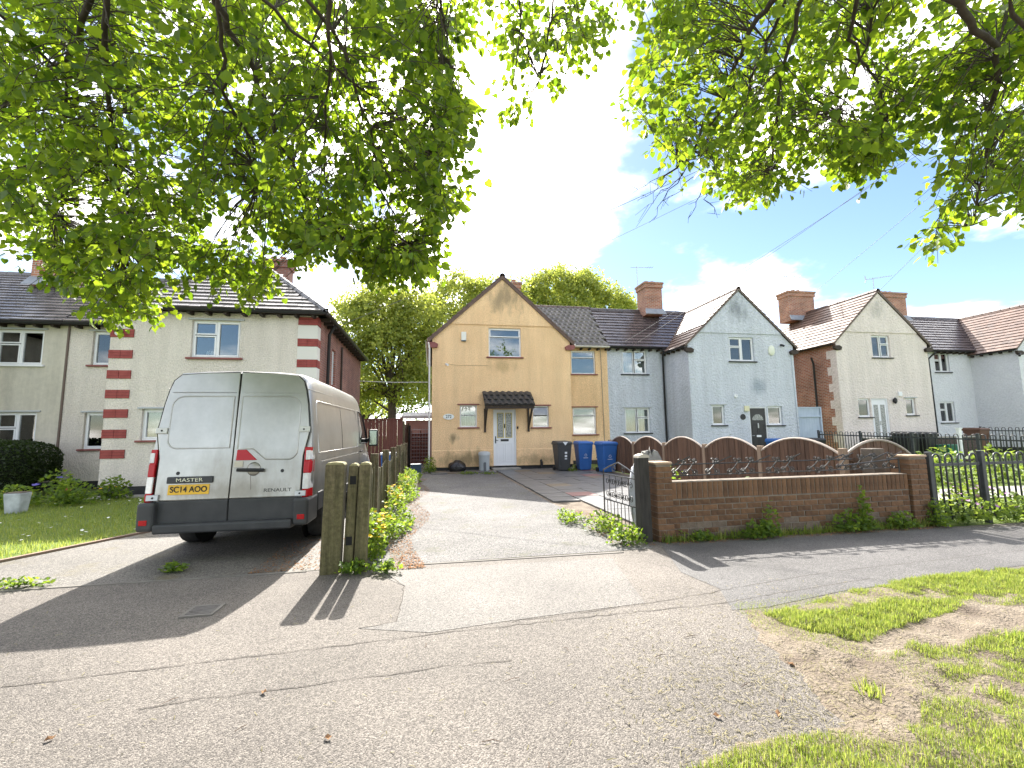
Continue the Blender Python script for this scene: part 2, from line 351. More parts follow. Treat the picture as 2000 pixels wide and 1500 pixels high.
REND_W = M('render_white', (.78,.70,.65), (.73,.655,.60), 1.0, rough=.9, bump=1.0, bscale=11, bdist=.07, speck=(14,.10), streak=.12, stains=(((0,0,7.2),(.7,.5,.8),3,(.33,.32,.30),.5),))
REND_G = M('render_far_blue', (.64,.65,.69), (.69,.70,.73), 1.0, rough=.9, bump=1, bscale=11, bdist=.06, speck=(14,.10))
REND_L = M('render_roughcast', (.76,.70,.62), (.68,.625,.55), 1.3, rough=.92, bump=1.0, bscale=32, bdist=.04, stretch=(1,1,.5), speck=(30,.22), streak=.10)
REND_C = M('render_cream', (.60,.56,.46), (.53,.50,.42), .9, rough=.9, bump=.5, bscale=30, bdist=.01, streak=.2, speck=(8,.08))
BRICK_R = brick_mat('brick_red', (.30,.10,.05), (.44,.18,.095), (.42,.37,.32), axis='xy')
BRICK_D = brick_mat('brick_dark', (.24,.085,.06), (.33,.13,.09), (.26,.21,.19), axis='xy')
TILE_D = M('tile_dark', (.055,.042,.043), (.12,.095,.092), 1.5, rough=.26, bump=.3, bscale=30, by='attr', spec=.85)
TILE_R = M('tile_brown', (.085,.055,.045), (.19,.115,.085), 1.5, rough=.5, bump=.3, bscale=30, by='attr', spec=.6)
TILE_P = M('tile_pantile', (.10,.088,.08), (.20,.175,.155), 1.5, rough=.28, bump=.3, bscale=25, by='attr', spec=.85)
TILE_L = M('tile_grey', (.085,.078,.078), (.20,.185,.18), 1.5, rough=.26, bump=.3, bscale=30, by='attr', spec=.85)
POT = M('chimney_pot', (.36,.15,.09), (.42,.2,.13), 4, rough=.8)
GREYM = M('galvanised', (.42,.43,.44), rough=.4, metal=.7)

# ---------------------------------------------------------------- ground
def sheet(name, pts, z, mat):
    b = MB(); b.add([(x, y, z) for x, y in pts], [tuple(range(len(pts)))]); return struct(b.build(name, mat))
SOIL = M('soil', (.13,.10,.075), (.23,.19,.145), 4, rough=.95, bump=1, bscale=60, bdist=.02, speck=(40,.35), det=8)
GRASSBASE = M('grass_base', (.095,.145,.025), (.15,.195,.04), 4, rough=.95, bump=.6, bscale=60)
sheet('ground', [(-400,-300),(500,-300),(500,700),(-400,700)], -.02, GRASSBASE)
PATH = asphalt_mat('footpath_asphalt', (.136,.120,.105), (.24,.213,.187), (.05,.043,.038), 150, .8)
DRIVE = asphalt_mat('driveway_asphalt', (.135,.13,.125), (.25,.24,.23), (.03,.028,.027), 110, .85, moss=(.10,.10,.05))
LDRIVE = asphalt_mat('left_drive_asphalt', (.13,.12,.105), (.23,.21,.185), (.03,.028,.025), 110, .65, moss=(.12,.10,.045))
fp = sheet('footpath', [(-40,-6),(60,-6),(60,5.45),(7.5,5.45),(7.45,5.64),(2.74,5.64),(2.74,5.32),(-.8,5.32),(-40,5.32)], 0, PATH)
sheet('driveway', [(-.86,5.32),(2.75,5.32),(2.75,6.0),(2.46,9.2),(2.40,16.1),(0.0,17.75),(0.0,24),(-.86,24)], .004, DRIVE)
sheet('neighbour_driveway', [(-5.6,5.32),(-.86,5.32),(-.86,24),(-3.15,24),(-3.15,13.2),(-4.15,13.2),(-4.15,8.2),(-5.3,5.9)], .004, LDRIVE)
CONC = M('concrete', (.36,.34,.31), (.26,.245,.22), 2.5, rough=.85, bump=.4, bscale=50)
def strip(name, pts, w, z0, z1, mat, parent, wob=0):
    b = MB()
    for (x0,y0),(x1,y1) in zip(pts[:-1], pts[1:]):
        d = np.array([x1-x0,y1-y0]); d /= np.linalg.norm(d); p = np.array([-d[1],d[0]])*w/2
        b.hexa([(x0+p[0],y0+p[1],z0),(x0-p[0],y0-p[1],z0),(x1-p[0],y1-p[1],z0),(x1+p[0],y1+p[1],z0),(x0+p[0],y0+p[1],z1),(x0-p[0],y0-p[1],z1),(x1-p[0],y1-p[1],z1),(x1+p[0],y1+p[1],z1)])
    return b.build(name, mat, parent)
FPATCH = asphalt_mat('footpath_newer_asphalt', (.105,.10,.098), (.18,.172,.168), (.04,.038,.037), 150, .72)
pch = MB(); pp_ = [ground(x, y) for x, y in ((1290,1063),(1600,1048),(1800,1034),(2000,1028),(2600,1010),(2600,1075),(2000,1104),(1640,1156),(1500,1186),(1430,1192),(1405,1150),(1330,1118))]
pch.add([(p[0],p[1],.003) for p in pp_], [tuple(range(len(pp_)))]); pch.build('asphalt_patch', FPATCH, fp)
pch = MB(); pp_ = [ground(x, y) for x, y in ((700,1228),(775,1215),(792,1146),(730,1118),(1195,1090),(1260,1178),(1000,1212),(840,1236))]
pch.add([(p[0],p[1],.0025) for p in pp_], [tuple(range(len(pp_)))]); pch.build('asphalt_patch', asphalt_mat('footpath_relaid_asphalt', (.135,.124,.113), (.225,.206,.187), (.045,.041,.037), 150, .72), fp)
EDGM = M('edging_grey', (.20,.185,.165), (.14,.13,.115), 4, rough=.9)
strip('edging', [(-.7,5.3),(2.3,5.24)], .035, -.01, .008, EDGM, fp)
strip('edging', [(-5.6,5.32),(-1.3,5.30)], .035, -.01, .008, EDGM, fp)
CRACK = M('crack_dark', (.075,.066,.058), rough=.95)
def crack(pts, w=.0035):
    P = []
    for (a, b) in zip(pts[:-1], pts[1:]):
        a, b = np.array(a), np.array(b); n = max(2, int(np.linalg.norm(b-a)/.07))
        for i in range(n): P.append(a+(b-a)*i/n + RNG.normal(size=2)*.007)
    P.append(np.array(pts[-1])); b = MB()
    for i in range(len(P)-1):
        d = P[i+1]-P[i]; d = d/(np.linalg.norm(d)+1e-6); p = np.array([-d[1],d[0]])
        w0 = w*(.4+.8*abs(math.sin(i*.37+1))); w1 = w*(.4+.8*abs(math.sin((i+1)*.37+1)))
        b.add([(*(P[i]+p*w0),.004),(*(P[i]-p*w0),.004),(*(P[i+1]-p*w1),.004),(*(P[i+1]+p*w1),.004)], [(0,1,2,3)])
    return b.build('crack', CRACK, fp)
g2 = lambda x, y: ground(x, y)[:2]
crack([g2(0,1343),g2(430,1290),g2(840,1240),g2(1150,1205),g2(1400,1180),g2(1700,1130)])
crack([g2(270,1385),g2(420,1362),g2(560,1345),g2(700,1325),g2(860,1303),g2(1000,1290)], .003)
crack([g2(720,1100),g2(790,1145),g2(775,1215),g2(700,1228)], .003)
crack([g2(1000,1215),g2(1260,1180),g2(1600,1120),g2(2000,1075)], .003)
# drain cover in the footpath
dc = thing('drain_cover', 'small square iron drain cover set in the footpath behind the van', 'drain cover', tuple(ground(396,1194)))
b = MB(); x, y, _ = ground(396,1194); b.ring(x-.11, 0, x+.11, .22, .02, 0, .012) if False else None
for i in range(-3, 4): b.box(x-.10, y+i*.032-.010, 0, x+.10, y+i*.032+.010, .012)
b.build('bar', M('cast_iron', (.10,.09,.085), (.16,.15,.14), 20, rough=.6), dc)
b = MB(); b.box(x-.125,y-.125,0,x-.10,y+.125,.013); b.box(x+.10,y-.125,0,x+.125,y+.125,.013); b.box(x-.10,y-.125,0,x+.10,y-.108,.013); b.box(x-.10,y+.108,0,x+.10,y+.125,.013)
b.build('rim', EDGM, dc)
# paved patio: each slab its own piece
patio = struct(MB().add([(2.76,6.0,.002),(6.75,6.0,.002),(6.6,17.8,.002),(2.40,17.8,.002),(2.46,9.2,.002)], [(0,1,2,3,4)]).build('patio', SOIL))
apron = MB().add([(0.0,16.0,.003),(2.42,16.0,.003),(2.42,17.8,.003),(0.0,17.8,.003)], [(0,1,2,3)]).build('patio_base', SOIL, patio)
SLABS = [M('slab_grey', (.095,.095,.098), (.15,.15,.152), 3, rough=.45, bump=.3, bscale=40), M('slab_buff', (.15,.12,.085), (.20,.165,.12), 3, rough=.5, bump=.3, bscale=40), M('slab_pink', (.21,.10,.095), (.26,.13,.12), 3, rough=.5, bump=.3, bscale=40)]
sm = []
for mt in SLABS:
    b = MB(); b.box(-.295,-.295,0,.295,.295,.032); o = b.build('slab', mt, bevel=.006, seg=1); sm.append(o.data)
    bv = o.modifiers; bpy.data.objects.remove(o)
yy = 9.35
for r in range(19):
    for c in range(7):
        X = 2.82+c*.605; Y = 6.42+r*.605
        if r < 5 and c == 0: continue
        if X > 6.35: continue
        k = 2 if (r, c) in ((6,1),(16,5),(13,4)) else 1 if (r, c) in ((9,1),(9,5),(15,2),(17,1),(12,4)) else 0
        link_copy(sm[k], 'slab', patio, (X+RNG.normal()*.004, Y+RNG.normal()*.004, .003+RNG.random()*.006), (RNG.normal()*.004, RNG.normal()*.004, 0))
for r in range(2):
    for c in range(4):
        link_copy(sm[1 if (r+c) % 3 == 1 else 0], 'slab', patio, (.32+c*.605, 16.9+r*.605, .002+RNG.random()*.004), (0,RNG.normal()*.003,0))

# ---------------------------------------------------------------- building kit
def wall(mb, u0, u1, z0, top, holes, cuts=(), rev=.17):
    """vertical wall sheet in frame coords (outer face d=0) with real openings and reveals"""
    xs = sorted({u0, u1, *[h[0] for h in holes], *[h[1] for h in holes], *[c for c in cuts if u0 < c < u1]})
    tp = top if callable(top) else (lambda u: top)
    for a, b in zip(xs[:-1], xs[1:]):
        m_ = (a+b)/2; hs = sorted([h for h in holes if h[0] < m_ < h[1]], key=lambda h: h[2])
        z = z0
        for h in hs:
            if h[2] > z+1e-4: mb.add([(a,0,z),(b,0,z),(b,0,h[2]),(a,0,h[2])], [(0,1,2,3)])
            z = h[3]
        mb.add([(a,0,z),(b,0,z),(b,0,tp(b)),(a,0,tp(a))], [(0,1,2,3)])
    for (a, b, c, d) in holes:
        mb.add([(a,0,c),(a,-rev,c),(a,-rev,d),(a,0,d)], [(0,1,2,3)]); mb.add([(b,0,c),(b,0,d),(b,-rev,d),(b,-rev,c)], [(0,1,2,3)])
        mb.add([(a,0,d),(a,-rev,d),(b,-rev,d),(b,0,d)], [(0,1,2,3)]); mb.add([(a,0,c),(b,0,c),(b,-rev,c),(a,-rev,c)], [(0,1,2,3)])
CASE2 = [(0,0,.5,.62,1),(0,.62,.5,1,1),(.5,0,1,1,1)]      # left column split, right one tall
CASE2R = [(0,0,.5,1,1),(.5,0,1,.62,1),(.5,.62,1,1,1)]
TOPL = [(0,0,1,.70,0),(0,.70,1,1,1)]
TOPM = [(0,0,1,.55,0),(0,.55,1,1,0)]
ONE = [(0,0,1,1,1)]
def window(house, T, u0, u1, z0, z1, lay, sill=None, lintel=None, curtain=None, rev=.14, opened=None):
    b = MB(T); b.ring(u0, z0, u1, z1, .045, -rev, -rev+.06)
    for (a, c, d, e, k) in lay:
        if 0 < a: x = u0+(u1-u0)*a; b.box(x-.022, -rev, z0+.045, x+.022, -rev+.058, z1-.045)
    w = b.build('window', UPVC, house, bevel=.004, seg=1)
    iu0, iu1, iz0, iz1 = u0+.045, u1-.045, z0+.045, z1-.045
    for q, (a, c, d, e, k) in enumerate(lay):
        a0 = iu0+(iu1-iu0)*a+(.022 if a > 0 else 0); a1 = iu0+(iu1-iu0)*d-(.022 if d < 1 else 0)
        c0 = iz0+(iz1-iz0)*c+(.012 if c > 0 else 0); c1 = iz0+(iz1-iz0)*e-(.012 if e < 1 else 0)
        T2 = T; off = 0
        if opened == q:       # top light ajar, hinged at its top edge
            def T2(p, T=T, h=c1): 
                s_, c_ = math.sin(.22), math.cos(.22); dz = p[2]-h; dd = p[1]+rev-.03
                return T((p[0], -rev+.03+dd*c_-dz*s_, h+dz*c_+dd*s_))
            T2.flip = T.flip
        fw = .038 if k else .012
        b = MB(T2); b.ring(a0, c0, a1, c1, fw, -rev+.012, -rev+(.075 if k else .05)); b.build('casement', UPVC, w, bevel=.004, seg=1)
        b = MB(T2); b.box(a0+fw-.004, -rev+.028, c0+fw-.004, a1-fw+.004, -rev+.036, c1-fw+.004); b.build('pane', GLASS, w)
    if sill is not None: b = MB(T); b.box(u0-.09, -.03, z0-.055, u1+.09, .075, z0-.002); b.build('sill', sill, w, bevel=.006, seg=1)
    if lintel is not None: b = MB(T); b.box(u0-.09, -.02, z1+.002, u1+.09, .045, z1+.05); b.build('lintel', lintel, w, bevel=.005, seg=1)
    if curtain:
        b = MB(T); n = 40; mt, spans = curtain
        for (s0, s1) in spans:
            vs = []
            for i in range(n+1):
                u = u0+(u1-u0)*(s0+(s1-s0)*i/n); d = -rev-.12-.025*math.sin(i*1.25)
                vs += [(u, d, z0-.02), (u, d, z1+.02)]
            b.add(vs, [(2*i, 2*i+2, 2*i+3, 2*i+1) for i in range(n)])
        b.build('curtain', mt, w, smooth=True)
    b = MB(T); b.add([(u0-.6,-1.6,z0-.7),(u1+.6,-1.6,z0-.7),(u1+.6,-1.6,z1+.5),(u0-.6,-1.6,z1+.5)], [(0,1,2,3)])
    b.build('room_wall', ROOM, w)
    return w
ROOM = M('room_wall', (.20,.19,.18), (.12,.115,.11), 1.0, rough=.9)
def tiles(b, rnd, poly, e, tw=.30, ex=.27, th=.045, wavy=False):
    """tile courses over a planar 3-D polygon; e = direction along the eave. poly[0] lies on the eave"""
    P = [np.array(p, float) for p in poly]; e = np.array(e, float)
    nn = np.cross(P[1]-P[0], P[2]-P[0]); nn /= np.linalg.norm(nn)
    if nn[2] < 0: nn = -nn
    s = np.cross(nn, e); s /= np.linalg.norm(s)
    if s[2] < 0: s = -s
    Q = [((p-P[0])@e, (p-P[0])@s) for p in P]
    a0 = min(q[0] for q in Q); a1 = max(q[0] for q in Q); b1 = max(q[1] for q in Q)
    for r in range(int(b1/ex)+1):
        bb = r*ex; off = (r % 2)*.5*tw
        k = int((a1-a0)/tw)+2
        for c in range(-1, k):
            x = a0+c*tw+off; cx = x+tw/2; cy = bb+ex*.5
            if not in_poly(cx, cy, Q): continue
            x0, x1 = max(x, a0)+.003, min(x+tw, a1)-.003
            j = RNG.normal()*.0025; lift = th+RNG.normal()*.003; top = min(bb+ex*1.08, b1)
            base = P[0]
            if wavy:
                prof = [(0,.0),(.2,.035),(.42,.045),(.62,.03),(.8,.0),(1,.0)]
                vs = []
                for (fr, h) in prof:
                    xx = x0+(x1-x0)*fr
                    vs += [base+e*xx+s*(bb-.02)+nn*(h+lift), base+e*xx+s*top+nn*(h+.004), base+e*xx+s*(bb-.02)+nn*(-.005)]
                fs = []
                for i in range(len(prof)-1): fs += [(3*i,3*i+3,3*i+4,3*i+1),(3*i+2,3*i+5,3*i+3,3*i)]
            else:
                vs = [base+e*x0+s*(bb-.02+j)+nn*lift, base+e*x1+s*(bb-.02+j)+nn*lift, base+e*x1+s*top+nn*.004, base+e*x0+s*top+nn*.004,
                      base+e*x0+s*(bb-.02+j)-nn*.003, base+e*x1+s*(bb-.02+j)-nn*.003]
                fs = [(0,1,2,3),(4,5,1,0),(0,3,4),(1,5,2)]
            b.add(vs, fs); rnd += [RNG.random()]*len(fs)
def roof_plane(house, roof, poly, e, mat, **k):
    b = MB(); rn = []; tiles(b, rn, poly, e, **k); b.rnd = rn
    o = b.build('roof_tiles', mat, roof, smooth=k.get('wavy', False)); o['kind'] = 'stuff'; return o
def ridge_row(roof, p0, p1, mat, r=.11, step=.45):
    p0, p1 = np.array(p0, float), np.array(p1, float); n = max(1, round(np.linalg.norm(p1-p0)/step)); d = (p1-p0)/n; u = d/np.linalg.norm(d)
    side = np.cross(u, (0,0,1)); side /= np.linalg.norm(side); up = np.cross(side, u)
    for i in range(n):
        b = MB(); vs = []
        for q, (t, rr) in enumerate(((0, r*1.06), (.96, r*.98))):
            for j in range(7):
                g = math.pi*(-.12+1.24*j/6); vs.append(p0+d*(i+t)+side*rr*math.cos(g)+up*(rr*math.sin(g)-.03))
        b.add(vs, [(j, j+1, 8+j, 7+j) for j in range(6)]); b.build('ridge_tile', mat, roof, smooth=True)
def pipe(house, pts, mat, r=.035, name='downpipe'):
    return MB().tube(pts, r, 8).build(name, mat, house, smooth=True, auto=50)
def gutter(house, p0, p1, mat, r=.055):
    p0, p1 = np.array(p0, float), np.array(p1, float); u = (p1-p0)/np.linalg.norm(p1-p0); s = np.cross(u, (0,0,1)); vs = []
    for p in (p0, p1):
        for rr in (r, r*.86):
            for j in range(7):
                g = math.pi*(1+j/6); vs.append(p+s*rr*math.cos(g)+np.array([0,0,rr*math.sin(g)]))
    fs = [(j,j+1,15+j,14+j) for j in range(6)]+[(7+j,21+j,22+j,8+j) for j in range(6)]+[(0,14,21,7),(6,13,27,20)]
    return MB().add(vs, fs).build('gutter', mat, house, smooth=True, auto=50)
def chimney(house, x, y, z0, w, d, h, pots=3, mat=None, aerial=None):
    b = MB(); b.box(x-w/2,y-d/2,z0,x+w/2,y+d/2,z0+h); b.box(x-w/2-.05,y-d/2-.05,z0+h-.28,x+w/2+.05,y+d/2+.05,z0+h-.07)
    b.box(x-w/2-.09,y-d/2-.09,z0+h-.071,x+w/2+.09,y+d/2+.09,z0+h)
    c = b.build('chimney', mat or BRICK_R, house)
    MB().box(x-w/2-.07,y-d/2-.07,z0+h+.001,x+w/2+.07,y+d/2+.07,z0+h+.035).build('capping', CONC, c)
    for i in range(pots):
        q = y+(i-(pots-1)/2)*.33 if d > w else y; p = x if d > w else x+(i-(pots-1)/2)*.33
        MB().lathe([(.10,0),(.09,.14),(.115,.15),(.115,.19),(.08,.19)], 12, (p,q,z0+h+.03)).build('chimney_pot', POT, c, smooth=True, auto=40)
    f_ = MB(); f_.hexa([(x-w/2-.12,y-d/2-.2,z0+.0),(x+w/2+.12,y-d/2-.2,z0+.0),(x+w/2+.03,y-d/2-.005,z0+.28),(x-w/2-.03,y-d/2-.005,z0+.28),(x-w/2-.12,y-d/2-.2,z0+.03),(x+w/2+.12,y-d/2-.2,z0+.03),(x+w/2+.03,y-d/2-.006,z0+.34),(x-w/2-.03,y-d/2-.006,z0+.34)])
    f_.build('flashing', LEADM, c)
    return c
def aerial(x, y, z, h, label, yagi=True, az=0.4):
    t = thing('television_aerial', label, 'aerial', (x,y,z))
    MB().tube([(x,y,z-.5),(x,y,z+h)], .022, 6).build('mast', GREYM, t)
    dx, dy = math.cos(az), math.sin(az); b = MB()
    b.tube([(x-dx*.9,y-dy*.9,z+h-.05),(x+dx*.35,y+dy*.35,z+h-.05)], .016, 5)
    for i in range(9 if yagi else 3):
        q = -.88+i*.13; l = .16+.012*i
        b.tube([(x+dx*q-dy*l,y+dy*q+dx*l,z+h-.05),(x+dx*q+dy*l,y+dy*q-dx*l,z+h-.05)], .009, 4)
    if yagi:
        for sgn in (-1, 1): b.tube([(x+dx*.3,y+dy*.3,z+h-.05),(x+dx*.42,y+dy*.42,z+h+.22*sgn)], .012, 4)
        for w_ in (-.2,-.07,.07,.2):
            b.tube([(x+dx*.36-dy*w_,y+dy*.36+dx*w_,z+h-.25),(x+dx*.36-dy*w_,y+dy*.36+dx*w_,z+h+.15)], .008, 4)
    b.build('antenna', GREYM, t)
    return t
TX = lambda Y: frame((0, Y, 0), (1,0,0), (0,-1,0))          # front wall at depth Y: u = X
def TS(X, sgn):                                             # side wall at X facing sgn: u = Y
    return frame((X, 0, 0), (0,1,0), (sgn,0,0))
def gable_house(name, label, xo, s, wW, uP, apex, wmat, side_mat, tmat, Yf=17.8, Y1=19.9, Yb=24.6, zoff=0.0, slope=.95, fr_holes=(), re_holes=(), door=None,
                verge=None, rmat2=None, sidewin=(), bracket=True, wavy_main=None, gutm=None, zme=5.5):
    """half of a semi: gabled wing at the outer end, set-back range to the party line. s=+1: wing on the left"""
    xi = xo+s*wW; xp = xo+s*uP; xc = xo+s*wW/2; verge = verge or DARKT; gutm = gutm or BLACKP
    h = thing(name, label, 'house', (xc, Yf, 0)); org = ORG[h.name]
    apex += zoff; zme += zoff; lo = min(xo, xi); hi = max(xo, xi)
    top = lambda x: apex-.10-slope*abs(x-xc)
    z0 = zoff
    b = MB(TX(Yf)); wall(b, lo, hi, z0+.16, top, [(*q[:4],) for q in fr_holes]+([door[:4]] if door else []), (xc,)); b.build('front_wall', wmat, h)
    b = MB(TX(Yf-.012)); 
    zl = apex-2.12; hw = (apex-.1-zl)/slope-.02
    b.add([(xc-hw,-.011,zl),(xc+hw,-.011,zl),(xc+hw,.03,zl),(xc-hw,.03,zl),(xc,-.011,apex-.13),(xc,.03,apex-.13)], [(0,1,2,3),(3,2,5),(0,3,5,4),(2,1,4,5)]); b.build('gable_band', wmat, h)
    T = TS(xo, -s); b = MB(T); wall(b, Yf, Yb, z0+.16, top(xo), [(*q[:4],) for q in sidewin]); b.build('side_wall', side_mat, h)
    T = TS(xi, s); b = MB(T); wall(b, Yf, Y1, z0+.16, top(xi), ()); b.build('return_wall', wmat, h)
    b = MB(TX(Y1)); wall(b, min(xi,xp), max(xi,xp), z0+.16, zme-.06, [(*q[:4],) for q in re_holes]); b.build('recess_wall', wmat, h)
    b = MB(TX(Yb)); wall(b, min(xo,xp), max(xo,xp), z0, zme-.06, ()); b.build('back_wall', side_mat, h)
    b = MB(); b.box(lo+.02,Yf+.02,-.1,hi-.02,Yb,z0+.17); b.box(min(xi,xp)+.02,Y1+.02,-.1,max(xi,xp),Yb,z0+.17); b.build('plinth', PLINTH, h)
    # roof
    ov = .17; Y2 = (Y1+Yb)/2-.2; e0 = xo-s*ov; e1 = xi+s*ov; ze = apex-slope*(wW/2+ov); Yg = Yf-.10
    sl = (apex-zme)/(Y2-(Y1-.28)); zb = zme
    base = MB(); d = -.045
    A = [(e0,Yg,ze),(e0,Yb+.2,ze),(xc,Y2,apex),(xc,Yg,apex)]; B = [(e1,Yg,ze),(e1,Y2,ze),(xc,Y2,apex),(xc,Yg,apex)]
    C = [(xi-s*.9,Y1-.28,zme),(xp,Y1-.28,zme),(xp,Y2,apex),(xc,Y2,apex)]
    D = [(xo-s*ov,Yb+.2,ze),(xp,Yb+.2,ze),(xp,Y2,apex),(xc,Y2,apex)]
    for poly in (A,B,C,D): base.add([(p[0],p[1],p[2]+d) for p in poly], [(0,1,2,3)])
    roof = base.build('roof', DARKT, h)
    roof_plane(h, roof, A, (0,1,0), tmat); roof_plane(h, roof, B, (0,1,0), tmat)
    Cx = [(min(xi-s*.9,xp) if s > 0 else xp, Y1-.28, zme), (xp if s > 0 else xi-s*.9, Y1-.28, zme), (xp if s > 0 else xc, Y2, apex), (xc if s > 0 else xp, Y2, apex)]
    if wavy_main: roof_plane(h, roof, Cx, (1,0,0), wavy_main, wavy=True, tw=.27, ex=.30)
    else: roof_plane(h, roof, Cx, (1,0,0), rmat2 or tmat)
    ridge_row(roof, (xc,Yg,apex), (xc,Y2,apex), tmat); ridge_row(roof, (xc,Y2,apex+.01), (xp,Y2,apex+.01), rmat2 or tmat)
    # verge boards on the gable
    vh = .17 if verge is not DARKT else .10
    for q in (-1, 1):
        b = MB(); xe = xc+q*(wW/2+ov); z_ = apex-slope*(wW/2+ov)
        b.hexa([(xc,Yg+.002,apex-vh),(xe,Yg+.002,z_-vh+.02),(xe,Yg+.05,z_-vh+.02),(xc,Yg+.05,apex-vh),(xc,Yg+.002,apex-.02),(xe,Yg+.002,z_-.01),(xe,Yg+.05,z_-.01),(xc,Yg+.05,apex-.02)])
        b.build('verge_board', verge if verge is not DARKT else VERGEM, h)
        xw = xo if q*s < 0 else xi
        if bracket:
            b = MB(); b.prism([(xw-.16,top(xw)-.06),(xw+.16,top(xw)-.06),(xw+.16,top(xw)-.24),(xw+q*.0,top(xw)-.30),(xw-.16,top(xw)-.24)] if False else
                [(xe+q*.02,z_-.13),(xe+q*.02,z_-.27),(xe-q*.10,z_-.34),(xe-q*.36,z_-.34),(xe-q*.40,z_-.20),(xe-q*.26,z_-.12)], Yf-.13, Yf+.0); b.build('kneeler', MAROON if verge is not DARKT else DARKT, h, bevel=.01)
    # eaves: gutter and rafter feet on set-back range
    gutter(h, (xi+s*.25,Y1-.36,zme-.04), (xp,Y1-.36,zme-.04), gutm)
    b = MB(); b.box(xi+s*.02,Y1-.30,zme-.10,xp,Y1-.27,zme-.0); b.build('fascia', gutm, h)
    for i in range(int((uP-wW)/.42)):
        X = xi+s*(.35+i*.42); MB().box(X-.035,Y1-.28,zme-.19,X+.035,Y1-.001,zme-.10).build('rafter_foot', DARKT, h)
    gutter(h, (e0-s*.05,Yg+.1,ze-.04), (e0-s*.05,Yb,ze-.04), gutm); gutter(h, (e1+s*.05,Yg+.1,ze-.04), (e1+s*.05,Y1-.45,ze-.04), gutm)
    for i in range(5): Y = Yf+.25+i*.42; MB().box(xi+s*.001,Y-.035,ze-.16,e1,Y+.035,ze-.06).build('rafter_foot', DARKT, h)
    T = TX(Yf)
    for (a, c, d_, e, lay, kw) in fr_holes: window(h, T, a, c, d_, e, lay, **kw)
    T = TX(Y1)
    for (a, c, d_, e, lay, kw) in re_holes: window(h, T, a, c, d_, e, lay, **kw)
    return h, dict(xi=xi, xp=xp, xc=xc, apex=apex, Y2=Y2, e0=e0, e1=e1, ze=ze, Yg=Yg, zme=zme)

VERGEM = M('verge_tile_edge', (.13,.10,.085), (.19,.155,.135), 8, rough=.8)
DARKSILL = M('dark_sill', (.035,.034,.036), rough=.6)
SILLM = dict(sill=MAROON); 
GREYL = M('render_lintel', (.45,.47,.48), rough=.9)
